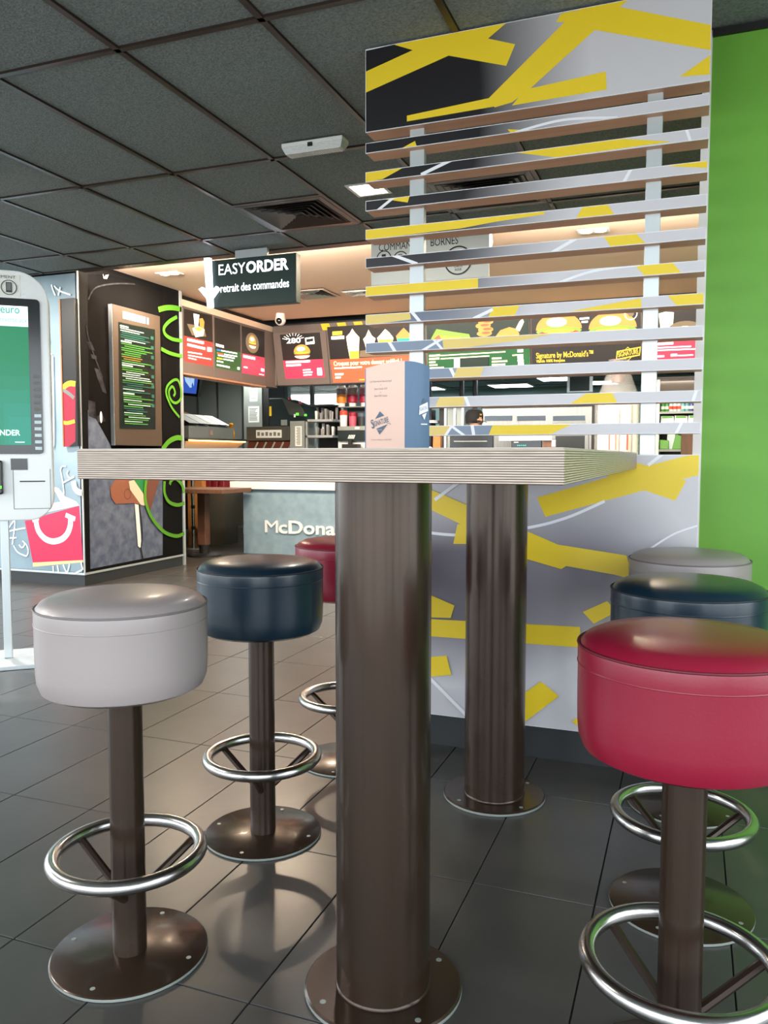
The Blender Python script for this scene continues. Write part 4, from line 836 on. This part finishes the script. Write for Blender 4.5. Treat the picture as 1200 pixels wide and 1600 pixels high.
# --- chute with label
YH = 9.5; a = atY(385, 667, YH); b = atY(452, 690, YH); t = thing('fry_chute', 'dark steel chute with a white label strip above brown grilles', 'equipment', ((a.x+b.x)/2, YH+.2, ZB))
MB().box(a.x, b.x, YH, YH+.22, 1.30, a.z, 'cupboard').build('hood', t, .004)
nb = bpx(MB(), 400, 672, 440, 684, YH-.004, .003, 'paper').build('label_strip', t); m = MB()
for i in range(6): bpx(m, 402+i*6.3, 675+i % 2, 406+i*6.3, 681, YH-.0055, .001, 'papergrey')
m.build('print_lines', nb, kind='stuff')
MB().hexa([(a.x, YH-.1, .90), (b.x, YH-.1, .90), (b.x, YH+.22, .90), (a.x, YH+.22, .90)], [(a.x, YH+.05, 1.3), (b.x, YH+.05, 1.3), (b.x, YH+.22, 1.3), (a.x, YH+.22, 1.3)], 'choc').build('grille_body', t)
for i in range(5): xx = a.x+(b.x-a.x)*(.08+i*.2); MB().tube([(xx, YH-.11, .95), (xx+.1, YH+.035, 1.28)], .012, 'steeldull', 6).build('grille_bar', t)
# --- black fryer head
YG = 10.0; t = thing('bun_toaster', 'black sloped kitchen machine with green display', 'machine', tuple(Vector((pxx(450, YG), YG+.2, 1.4))))
P = [(420, 622.5), (441, 622), (470, 633), (480, 652), (479, 660), (452, 657), (449, 668), (421, 668)]; MB().prism([atY(*p_, YG) for p_ in P], (0, .45, 0), 'machine').build('body', t, .006)
P = [(441, 623), (469, 633), (479, 651.5), (452, 648)]; MB().prism([atY(*p_, YG-.006) for p_ in P], (0, .006, 0), 'cupboard').build('sloped_panel', t)
lc = bpx(MB(), 462.5, 645, 466.5, 649, YG-.012, .008, 'lcd').build('display', t); bpx(MB(), 475.5, 647, 479, 650, YG-.012, .008, 'lcd').build('display', t); bpx(MB(), 459, 647, 461.5, 652, YG-.012, .008, 'paper').build('button_label', t)
bpx(MB(), 439, 656, 448.5, 664.5, YG-.008, .006, 'steeldull').build('rating_plate', t); bpx(MB(), 420.5, 635, 424, 650, YG-.006, .005, 'stick').build('warning_label', t)
for x_ in (453, 469): c_ = atY(x_, 624 if x_ == 453 else 630, YG+.1); MB().sphere((c_.x, c_.y, c_.z), .022, .022, .03, 'crimson', 10, 6).build('knob', t)
a = atY(421, 668, YG); b = atY(449, 668, YG); MB().box(a.x, b.x, YG, YG+.45, 0, a.z, 'darkgrey').build('stand', t)
# --- small steel cabinet with paper label
YK = 9.4; a = atY(453, 658, YK); b = atY(476, 700, YK); t = thing('steel_cabinet', 'small steel cabinet with a long paper label beside the cup shelf', 'cabinet', ((a.x+b.x)/2, YK+.2, ZB))
MB().box(a.x, b.x, YK, YK+.4, ZB, a.z, 'steeldull').build('body', t, .004); nb = bpx(MB(), 461, 666, 471.5, 697, YK-.004, .003, 'paper').build('label_strip', t); m = MB()
for i in range(12): bpx(m, 463+i % 2, 668+i*2.3, 469.5, 669.2+i*2.3, YK-.0055, .001, 'papergrey')
m.build('print_lines', nb, kind='stuff')
# --- cup shelf
YK = 9.35; xa, xz = pxx(477.5, YK), pxx(519.5, YK); t = thing('cup_shelf', 'two-tier metal shelf stacked with grey cups', 'shelf', ((xa+xz)/2, YK+.18, ZB))
z1_, z2_, zt = pz(500, 655, YK), pz(500, 680, YK), pz(500, 632, YK)
for nm, z in (('shelf_board', z1_), ('shelf_board', z2_)): MB().box(xa, xz, YK, YK+.36, z-.03, z, 'alu').build(nm, t)
MB().box(xa, xz, YK, YK+.36, zt-.015, zt, 'black').build('top_board', t); MB().box(xa, xz, YK+.35, YK+.36, ZB, zt, 'black').build('back_panel', t)
for x, y in ((xa, YK), (xz-.025, YK+.32), (xa, YK+.32)): MB().box(x, x+.025, y, y+.025, ZB, z1_ if y == YK else zt, 'alu').build('upright', t)
ci = 0
def cup(x, y, z, h, r, mt, lab, grp, prof=None):
    t = tag(MB().lathe([(r*.82, z), (r*.86, z+h*.45), (r*.93, z+h*.46), (r*.95, z+h*.7), (r, z+h*.71), (r, z+h)], mt, 12, (x, y)).build('paper_cup'), lab, 'cup', grp)
for tier, z, n0 in (('upper', z1_, 9), ('lower', z2_, 8)):
    for i in range(n0):
        x = xa+.07+(xz-xa-.11)*i/(n0-1); y = YK+(.10 if i % 2 else .22); cup(x, y, z+.001, .085+.05*((i*7) % 3)/2+(.02 if i % 2 == 0 else 0), .019, 'cupgrey' if (i+n0) % 5 else 'cupwhite', 'small grey paper cup, %s from the left on the %s tier of the metal shelf' % (['first', 'second', 'third', 'fourth', 'fifth', 'sixth', 'seventh', 'eighth', 'ninth'][i], tier), 'grey cups on the %s shelf tier' % tier)
# --- tabletop unit with topping dispensers and cups
YD = 9.3; xa, xz = pxx(528, YD), pxx(602, YD); zt = pz(550, 666, YD); t = thing('sundae_counter', 'dark countertop unit with slash mark carrying topping dispensers', 'dispenser unit', ((xa+xz)/2, YD+.2, ZB))
MB().box(xa, xz, YD, YD+.45, pz(550, 689, YD), zt-.05, 'machine').build('body', t); MB().box(xa, xz, YD-.01, YD+.45, zt-.05, zt, 'steeldull').build('top_tray', t); MB().box(xa-.02, xz, YD+.05, YD+.4, ZB, pz(550, 689, YD), 'white').build('lower_box', t)
bpx(MB(), 554.5, 667, 561.5, 670.5, YD-.014, .003, 'paper').build('label', t); m = MB()
for i in range(4): p_ = [(543+i*2.6, 685.5), (545+i*2.6, 685.5), (547.3+i*2.6, 679.5), (545.5+i*2.6, 679.5)]; m.prism([atY(*q_, YD-.004) for q_ in p_], (0, .003, 0), 'white')
m.build('slash_mark', t)
MB().box(pxx(534, YD-.12), pxx(558, YD-.12), YD-.12, YD, ZB, pz(545, 694, YD-.12), 'black').build('foot', t); MB().box(pxx(543.5, YD-.08), pxx(549, YD-.08), YD-.08, YD-.04, ZB, pz(545, 687, YD-.08), 'black').build('stem', t)
MB().box(xa, xz, YD+.3, YD+.33, zt, pz(550, 634, YD), 'darkgrey').build('rear_rail', t); MB().box(xa-.02, xz, YD+.14, YD+.33, pz(550, 635.5, YD), pz(550, 634, YD), 'steel').build('dispenser_rail', t)
def disp(px_, mt, fill, lab):
    x = pxx(px_, YD+.2); y = YD+.235; zb = pz(550, 634, YD); r = .07
    t = thing('topping_dispenser', lab, 'dispenser', (x, y, zb), group='topping dispensers on the rail')
    MB().lathe([(r*.62, zb+.0005), (r*.66, zb+.05)], 'cupwhite', 20, (x, y)).build('nozzle', t); MB().lathe([(r*.8, zb+.05), (r*.92, zb+.06), (r*.94, zb+.16)], mt, 24, (x, y)).build('label_sleeve', t)
    MB().lathe([(r*.93, zb+.16), (r*.93, zb+.235)], fill, 24, (x, y)).build('topping', t); MB().lathe([(r*.96, zb+.15), (r*.96, zb+.25), (r*.7, zb+.262)], 'clear', 24, (x, y)).build('jar', t); MB().lathe([(r*.72, zb+.25), (r*.72, zb+.275)], 'cupwhite', 20, (x, y)).build('lid', t)
disp(532, 'orange', 'choc', 'topping dispenser with an orange label, leftmost on the rail'); disp(549.5, 'crimson', 'choc', 'topping dispenser with a plain red label, second on the rail'); disp(568, 'crimson', 'crimson', 'topping dispenser with dark red topping beside the tent card')
def tall(px_, mt, lidm, lab, hpx):
    x = pxx(px_, YD+.1); y = YD+.11; h = pz(550, hpx, YD)-zt; t = thing('sauce_tub', lab, 'cup', (x, y, zt+.0012))
    MB().lathe([(.045, zt+.0012), (.05, zt+h*.7)], mt, 18, (x, y)).build('tub', t); MB().lathe([(.051, zt+h*.7), (.051, zt+h*.92), (.03, zt+h)], lidm, 18, (x, y)).build('lid', t)
tall(536.5, 'cupwhite', 'coral', 'white tub with a red lid under the dispensers', 640); tall(551, 'pink', 'crimson', 'pink tub under the red dispenser', 643); tall(565, 'darkgrey', 'slate', 'dark tub with a blue lid under the dispensers', 644)
# --- right half of the kitchen, seen through the slats
YO = 9.9; a = atY(858, 633, YO); b = atY(929, 706, YO); t = thing('steel_oven', 'stainless oven with slot vents and dark window behind the lower slats', 'oven', ((a.x+b.x)/2, YO+.3, ZB))
a = atY(752, 633, YO); MB().box(a.x, b.x, YO+.06, YO+.6, .0, a.z, 'steel').build('body', t)
for x_0, x_1 in ((757, 800), (808, 852), (864, 914)): bpx(MB(), x_0, 650, x_1, 657, YO+.05, .012, 'slate').build('slot_vent', t)
bpx(MB(), 864, 658, 915, 660, YO+.045, .012, 'steeldull').build('slot_lip', t); bpx(MB(), 925, 634, 929, 704, YO+.04, .03, 'black').build('edge_seal', t); bpx(MB(), 752, 632, 929, 634.5, YO+.035, .03, 'black').build('top_seal', t)
w_ = bpx(MB(), 868, 681, 914, 703, YO+.045, .02, 'machine').build('window', t); bpx(MB(), 914, 680, 919, 704, YO+.04, .02, 'steel').build('door_stile', t)
# racks of trays left of the worker
YR = 10.2; t = thing('tray_rack', 'steel rack with upright trays left of the worker', 'rack', (pxx(695, YR), YR+.2, 0))
for p_ in (695.5, 710, 722.5): x = pxx(p_, YR); MB().box(x-.014, x+.014, YR, YR+.03, 0, pz(700, 634, YR), 'cupwhite').build('upright', t)
for pa, pb, mt in ((685, 694, 'black'), (697.5, 708, 'steeldull'), (712, 720.5, 'steeldull')): MB().box(pxx(pa, YR), pxx(pb, YR), YR+.04, YR+.4, .3, pz(700, 637, YR), mt).build('tray_stack', t)
MB().box(pxx(684, YR), pxx(724, YR), YR+.03, YR+.42, .26, .3, 'steeldull').build('bottom_shelf', t)
a = pxx(663, YR); b = pxx(674, YR); t = thing('black_dispenser', 'black wall dispenser at the edge of the blue card panel', 'dispenser', ((a+b)/2, YR, 1.3)); MB().box(a, b, YR, YR+.2, 0, pz(668, 639, YR), 'black').build('body', t, .01); MB().box(a-.02, b+.06, YR-.06, YR+.2, pz(668, 661, YR), pz(668, 657, YR), 'cupwhite').build('drip_tray', t)
# wooden post and small basket behind the lowest slat
Yw = 9.25; t = tag(MB().box(pxx(676.5, Yw), pxx(688, Yw), Yw, Yw+.08, ZB, 1.45, 'woodwarm').build('wooden_post', None, .004), 'light wooden post standing behind the lowest slat', 'post')
x = pxx(668, 8.2); t = thing('garnish_tray', 'steel tray of pale green packets on the service counter', 'tray', (x, 8.25, .8132)); MB().box(x-.12, x+.06, 8.15, 8.4, .8132, 1.13, 'steel').build('tray', t)
for i in range(5): MB().sphere((x-.09+i*.03, 8.2+.03*(i % 2), 1.15+.02*(i % 3)), .03, .03, .03, ['salad', 'cupwhite', 'bottlepale'][i % 3], 8, 5).build('packet', t)
# tills
YT = 8.3; a = atY(703, 681, YT); b = atY(770, 706, YT); t = thing('till_screen', 'black till monitor on the counter below the worker', 'till', ((a.x+b.x)/2, YT, .8132))
MB().box(a.x, b.x, YT, YT+.05, 1.0, a.z, 'blackgloss').build('monitor', t, .004); bpx(MB(), 709, 689, 761, 690, YT-.004, .003, 'steeldull').build('slot', t); MB().box((a.x+b.x)/2-.04, (a.x+b.x)/2+.04, YT+.05, YT+.09, .8132, 1.1, 'black').build('stand', t); MB().box((a.x+b.x)/2-.12, (a.x+b.x)/2+.12, YT-.02, YT+.16, .8132, .83, 'black').build('foot', t)
a = atY(799, 687, YT); b = atY(846, 706, YT); t = thing('till_screen', 'black till monitor with teal digits under a white sheet', 'till', ((a.x+b.x)/2, YT, .8132))
MB().box(a.x, b.x, YT, YT+.05, 1.0, a.z, 'blackgloss').build('monitor', t, .004); MB().box((a.x+b.x)/2-.04, (a.x+b.x)/2+.04, YT+.05, YT+.09, .8132, 1.1, 'black').build('stand', t); MB().box((a.x+b.x)/2-.12, (a.x+b.x)/2+.12, YT-.02, YT+.16, .8132, .83, 'black').build('foot', t)
m = MB()
for i in range(5): bpx(m, 808+i*3, 695, 810+i*3, 697, YT-.003, .002, 'ks_teal')
m.build('digits', t, kind='stuff'); bpx(MB(), 803, 690.5, 810, 691.8, YT-.003, .002, 'paper').build('label', t)
a = atY(780, 681.5, YT-.03); b = atY(862, 688, YT-.03); MB().box(a.x, b.x, YT-.03, YT-.026, b.z, a.z, 'paper').build('paper_sheet', t)
a = atY(848, 686, YT); b = atY(866, 706, YT); t = thing('cup_carton', 'small brown carton with a red logo next to the tills', 'carton', ((a.x+b.x)/2, YT, .8132)); MB().box(a.x, b.x, YT, YT+.12, .8132, a.z, 'woodtable').build('box', t); bpx(MB(), 862, 687, 868, 698, YT-.004, .003, 'paper').build('label', t)
# worker with black cap
def worker():
    Y = 9.05; hx = pxx(741, Y); zt_ = pz(741, 640, Y)
    k_ = zt_/1.62
    t = thing('person', 'kitchen worker in black uniform and black cap, head seen between the slats', 'person', (hx, Y, 0))
    me = bpy.data.meshes.new('body'); V = [(0, 0, .86), (0, .01, 1.1), (0, .01, 1.28), (0, .0, 1.38), (0, -.01, 1.47), (0, -.02, 1.55), (.09, 0, .84), (.10, -.01, .46), (.10, .02, .08), (.10, -.12, .03), (-.09, 0, .84), (-.10, -.01, .46), (-.10, .02, .08), (-.10, -.12, .03), (.17, .01, 1.33), (.23, .0, 1.08), (.2, -.2, .96), (.19, -.27, .95), (-.17, .01, 1.33), (-.23, 0, 1.08), (-.2, -.2, .96), (-.19, -.27, .95)]
    E_ = [(0, 1), (1, 2), (2, 3), (3, 4), (4, 5), (0, 6), (6, 7), (7, 8), (8, 9), (0, 10), (10, 11), (11, 12), (12, 13), (2, 14), (14, 15), (15, 16), (16, 17), (2, 18), (18, 19), (19, 20), (20, 21)]
    rad = [.13, .125, .14, .055, .075, .09, .085, .062, .045, .035, .085, .062, .045, .035, .06, .045, .034, .03, .06, .045, .034, .03]
    me.from_pydata([(a*k_, b*k_, c*k_) for a, b, c in V], E_, []); o = bpy.data.objects.new('body', me); C.objects.link(o); o.parent = t
    sk = o.modifiers.new('skin', 'SKIN'); sub = o.modifiers.new('sub', 'SUBSURF'); sub.levels = sub.render_levels = 2; sk.use_smooth_shade = True
    for i, r_ in enumerate(rad): me.skin_vertices[0].data[i].radius = (r_*k_, r_*k_); me.skin_vertices[0].data[i].use_root = i == 0
    me.materials.append(MATS['cloth']); L = lambda mb, n: build_local(mb, n, t)
    hz = 1.515*k_; L(MB().sphere((0, -.015, hz-.01), .078, .092, .115, 'skin', 18, 12).sphere((0, -.11, hz-.03), .014, .02, .02, 'skin', 8, 6).sphere((.078, 0, hz-.03), .014, .02, .028, 'skin', 8, 6).sphere((-.078, 0, hz-.03), .014, .02, .028, 'skin', 8, 6), 'face')
    cap = L(MB().lathe([(.098, hz-.05), (.103, hz+.0), (.104, hz+.03), (.096, hz+.075), (.068, hz+.102), (.022, hz+.115), (.0, hz+.116)], 'cloth', 24, cap=False), 'cap')
    b_ = MB(); n = 10; vs = []
    for i in range(n+1): a_ = R(-150+120*i/n); vs.append((.1*math.cos(a_), .1*math.sin(a_), hz-.02))
    P2 = [(x_*1.15+.0, y_*1.75, hz-.035) for x_, y_, _ in vs]; b_.add(vs+P2+[(x_, y_, z_-.004) for x_, y_, z_ in vs]+[(x_, y_, z_-.004) for x_, y_, z_ in P2], [(i, i+1, n+2+i, n+1+i) for i in range(n)]+[(2*n+2+i, 3*n+3+i, 3*n+4+i, 2*n+3+i) for i in range(n)]+[(n+1+i, n+2+i, 3*n+4+i, 3*n+3+i) for i in range(n)], 'cloth', True)
    bo_ = build_local(b_, 'brim', cap); v_, f_, wd = textmesh('M', .02); mm = MB(); mm.add([(x_*.03/wd-.015, -.1065, hz+.035+y_*.03) for x_, y_, z_ in v_], f_, 'yellow'); build_local(mm, 'emblem', cap)
    for o_ in t.children:
        pass
    t.rotation_euler = (0, 0, R(58)); return t
worker()
# plastic-wrapped cup sleeves on the counter
Yq = 8.15; x = pxx(965, Yq); zb = .8132; t = thing('cup_bag', 'tall clear plastic bag of white cup sleeves on the counter behind the slats', 'bag', (x, Yq, zb))
zt = pz(965, 631, Yq)
for i in range(7):
    a_ = 2*PI*i/7; cx, cy = x+.14*math.cos(a_), Yq+.14*math.sin(a_); m = MB(); pr = []
    for j in range(12): z = zb+(zt-zb)*j/12; pr += [(.052, z), (.056, z+(zt-zb)/12*.9)]
    m.lathe(pr, 'cupwhite', 14, (cx, cy)); m.build('cup_sleeve', t)
m = MB(); pr = []
for j in range(12): z = zb+(zt-zb)*j/12; pr += [(.052, z), (.056, z+(zt-zb)/12*.9)]
m.lathe(pr, 'cupwhite', 14, (x, Yq)); m.build('cup_sleeve', t)
for px_ in (952, 962, 980): c_ = atY(px_, 690, Yq-.205); MB().box(c_.x-.008, c_.x+.008, Yq-.209, Yq-.205, c_.z-.08, c_.z+.08, 'coral').build('red_print', t)
m = MB().lathe([(.215, zb+.005), (.22, zt), (.20, zt+.05), (.16, zt+.16), (.12, zt+.27), (.09, zt+.36), (.10, zt+.42)], 'clear', 28, (x, Yq), cap=False); m.build('plastic_wrap', t); MB().lathe([(.07, zt+.20), (.06, zt+.30), (.08, zt+.42)], 'choc', 16, (x, Yq)).build('tied_neck', t)
# drinks fridge on the right
Yf = 8.7; xa = pxx(1030, Yf); xz = pxx(1098, Yf); t = thing('drinks_fridge', 'tall fridge with open shelves of bottles at the right of the kitchen', 'fridge', ((xa+xz)/2, Yf+.25, 0))
ztop = pz(1060, 590, Yf)
MB().box(xa-.05, xa, Yf, Yf+.5, 0, ztop, 'cupwhite').build('side_panel', t); MB().box(xz, xz+.03, Yf, Yf+.5, 0, ztop, 'steeldull').build('side_panel', t); MB().box(xa, xz, Yf+.45, Yf+.5, 0, ztop, 'machine').build('back_panel', t); MB().box(xa, xz, Yf-.01, Yf+.45, pz(1060, 613, Yf), ztop, 'brownframe').build('header', t); MB().box(xa-.05, xz+.03, Yf-.015, Yf-.01, pz(1060, 592, Yf), ztop+.01, 'black').build('header_trim', t)
zs = [pz(1060, 642.5, Yf), pz(1060, 660, Yf), pz(1060, 702, Yf)]
for z in zs: MB().box(xa, xz, Yf+.02, Yf+.45, z-.022, z, 'steeldull').build('shelf_board', t)
MB().box(xa, xz, Yf+.02, Yf+.45, 0, .3, 'machine').build('base', t)
l = bpy.data.lights.new('fridge_lamp', 'AREA'); l.shape = 'RECTANGLE'; l.size = .4; l.size_y = .1; l.energy = 2.5; l.color = (.85, .95, 1); lo = bpy.data.objects.new('fridge_lamp', l); C.objects.link(lo); lo.parent = t; lo.location = (0, -.23, zs[0]+.3)
MB().box(pxx(1065, Yf), xz, Yf, Yf+.02, .35, zs[1]-.03, 'woodtable').build('wood_panel', t); 
NB = 10
for i in range(NB):
    x = xa+.03+(xz-xa-.06)*i/(NB-1); mt, nm = [('bottlegreen', 'green'), ('bottlegreen', 'green'), ('bottlepale', 'clear'), ('bottlepale', 'clear'), ('bottlepale', 'clear'), ('bottleteal', 'teal'), ('bottleteal', 'teal'), ('bottleblue', 'blue'), ('bottleblue', 'blue'), ('bottleblue', 'blue')][i]
    z = zs[0]+.001; b_ = thing('drink_bottle', 'small %s drink bottle, %s from the left on the fridge shelf' % (nm, ['first', 'second', 'third', 'fourth', 'fifth', 'sixth', 'seventh', 'eighth', 'ninth', 'tenth'][i]), 'bottle', (x, Yf+.1, z), group='%s bottles on the fridge shelf' % nm); MB().lathe([(.021, z), (.022, z+.07), (.017, z+.085), (.011, z+.11)], mt, 12, (x, Yf+.1)).build('glass', b_)
    MB().lathe([(.0225, z+.025), (.0225, z+.055)], 'coral' if nm == 'clear' else 'cupwhite', 12, (x, Yf+.1), cap=False).build('label_band', b_); MB().lathe([(.012, z+.11), (.012, z+.122)], 'cupwhite', 10, (x, Yf+.1)).build('cap', b_)
for i in range(3):
    x = xa+.075+i*(xz-xa-.15)/2; z = zs[1]+.001; tag(MB().hexa([(x-.065, Yf+.06, z), (x+.065, Yf+.06, z), (x+.065, Yf+.2, z), (x-.065, Yf+.2, z)], [(x-.06, Yf+.08, z+.075), (x+.06, Yf+.07, z+.065), (x+.06, Yf+.19, z+.07), (x-.06, Yf+.18, z+.075)], ['bottlepale', 'cupwhite', 'bottlepale'][i]).poly([(x-.05, Yf+.066, z+.045), (x+.05, Yf+.063, z+.045), (x+.05, Yf+.068, z+.063), (x-.05, Yf+.072, z+.07)], 'salad').build('food_carton', None, .004), 'pale food carton with green print, %s on the middle fridge shelf' % ['leftmost', 'middle', 'rightmost'][i], 'carton', 'cartons on the middle fridge shelf')
random.seed(5)
for i in range(4):
    x = xa+.05+i*.06; z = zs[2]+.001; y = Yf+.1+.05*(i % 2); h = .1+.08*((i*3) % 4)/3
    tag(MB().hexa([(x-.045, y-.03, z), (x+.045, y-.03, z), (x+.045, y+.03, z), (x-.045, y+.03, z)], [(x-.05+.02*i, y-.008, z+h), (x+.045, y-.01, z+h*.9), (x+.045, y+.01, z+h*.9), (x-.05+.02*i, y+.01, z+h)], 'salad' if i != 1 else 'bottlepale').build('salad_bag', None, .006), 'salad bag on the lowest visible fridge shelf, %s from the left' % ['first', 'second', 'third', 'fourth'][i], 'bag', 'salad bags in the fridge')
# kitchen ceiling lamps and a hanging glass screen
def tube(px_, py_, wx, lab):
    a = atZ(px_, py_, 2.29); y = min(a.y, 13.6); t = thing('ceiling_lamp', lab, 'light', (a.x, y, 2.27), group='fluorescent lamps of the kitchen ceiling'); MB().box(a.x-wx, a.x+wx, y-.3, y+.3, 2.268, 2.2915, 'white').build('frame', t); MB().box(a.x-wx+.03, a.x+wx-.03, y-.27, y+.27, 2.2655, 2.268, 'tubewhite').build('diffuser', t)
for q in [(798, 601, .35, 'long white fluorescent lamp in the middle of the kitchen ceiling'), (670, 607, .3, 'white fluorescent lamp at the left of the kitchen ceiling'), (872, 590, .3, 'white fluorescent lamp left of the hanging glass frame'), (940, 596, .25, 'white fluorescent lamp behind the cup bag'), (775, 582, .35, 'near white fluorescent lamp over the pass')]: tube(*q)
for x_, l_ in ((-5.9, 'over the fry station'), (-4.2, 'over the cup shelf'), (-2.5, 'over the worker'), (-.8, 'over the oven end')):  # lamps added behind the boards, unseen, for more light in the kitchen
    t = thing('ceiling_lamp', 'added unseen fluorescent lamp of the kitchen ceiling '+l_, 'light', (x_, 9.8, 2.27), group='fluorescent lamps of the kitchen ceiling'); MB().box(x_-.35, x_+.35, 9.6, 10.0, 2.268, 2.2915, 'white').build('frame', t); MB().box(x_-.32, x_+.32, 9.63, 9.97, 2.2655, 2.268, 'tubefill').build('diffuser', t)
Yg = 10.6; t = thing('glass_partition', 'white framed dark glass partition under the kitchen ceiling', 'partition', (pxx(900, Yg), Yg, 2.0))
for pa, pb in ((885, 889), (920, 925)): MB().box(pxx(pa, Yg), pxx(pb, Yg), Yg, Yg+.04, pz(900, 613, Yg), 2.291, 'alu').build('stile', t)
MB().box(pxx(889, Yg), pxx(920, Yg), Yg+.01, Yg+.03, pz(900, 611, Yg), 2.291, 'machine').build('pane', t); MB().box(pxx(889, Yg), pxx(920, Yg), Yg, Yg+.04, pz(900, 613, Yg), pz(900, 611, Yg), 'alu').build('bottom_rail', t)
for p_, l_ in ((671, 'beside the blue card'), (721, 'in the middle'), (742, 'above the worker')): x = pxx(p_, 11.2); t = tag(MB().lathe([(.035, pz(700, 700, 11.2)-1.1 if False else 0), (.035, 2.29)], 'darkgrey', 12, (x, 11.2)).build('ceiling_pole'), 'thin dark pole rising to the kitchen ceiling '+l_, 'pole', 'dark poles in the kitchen')

# ================================================================== DINING CORNER LEFT OF THE COUNTER
cx, cy = -4.95, 7.6
t = thing('dining_table', 'small dark wooden table on a round pedestal left of the counter', 'table', (cx, cy, 0))
MB().box(cx-.38, cx+.38, cy-.3, cy+.3, .70, .745, 'woodtable').build('tabletop', t, .004); MB().lathe([(.19, 0), (.19, .012), (.17, .025), (.05, .03)], 'black', 36, (cx-.05, cy)).build('base', t); MB().lathe([(.055, .03), (.055, .12)], 'black', 24, (cx-.05, cy)).build('sleeve', t)
MB().box(cx-.1, cx, cy-.05, cy+.05, .12, .70, 'woodtable').build('column', t, .006)
Yp_ = 8.35; a = atY(290, 760, Yp_); b = atY(316, 850, Yp_)
t = thing('wooden_partition', 'warm orange wooden partition behind the small table', 'partition', ((a.x+b.x)/2, Yp_, 0)); MB().box(a.x, pxx(301, Yp_), Yp_+.04, Yp_+.1, 0, 1.0, 'woodwarm').build('panel', t); MB().box(pxx(302, Yp_), b.x, Yp_, Yp_+.1, .16, 1.0, 'woodwarm').build('panel', t); MB().box(pxx(311, Yp_), b.x, Yp_, Yp_+.06, 0, .16, 'woodwarm').build('leg', t)
x = pxx(299.5, 8.1); t = thing('queue_post', 'slim chrome post with ring joints beside the wooden partition', 'post', (x, 8.1, 0)); MB().lathe([(.02, .012), (.02, .95)], 'chrome', 16, (x, 8.1)).build('pole', t); MB().lathe([(.09, 0), (.09, .006), (.02, .012)], 'steeldull', 24, (x, 8.1)).build('base', t)
for z in (.25, .5, .72): MB().lathe([(.024, z-.02), (.028, z), (.024, z+.02)], 'darkgrey', 16, (x, 8.1), cap=False).build('ring_joint', t)
x0, x1 = pxx(318, 8.75), pxx(360, 8.75); t = thing('red_bench', 'dark red padded bench top glimpsed under the bar table edge', 'bench', ((x0+x1)/2, 8.8, 0)); MB().box(x0, x1, 8.6, 8.9, 0, .68, 'cupboard').build('body', t)
for i in range(4): xx = x0+(x1-x0)*i/4; MB().hexa([(xx, 8.6, .68), (xx+(x1-x0)/4-.01, 8.6, .68), (xx+(x1-x0)/4-.01, 8.9, .68), (xx, 8.9, .68)], [(xx+.02, 8.62, .82), (xx+(x1-x0)/4-.02, 8.62, .80), (xx+(x1-x0)/4-.02, 8.88, .80), (xx+.02, 8.88, .82)], 'redseat').build('cushion', t, .01)
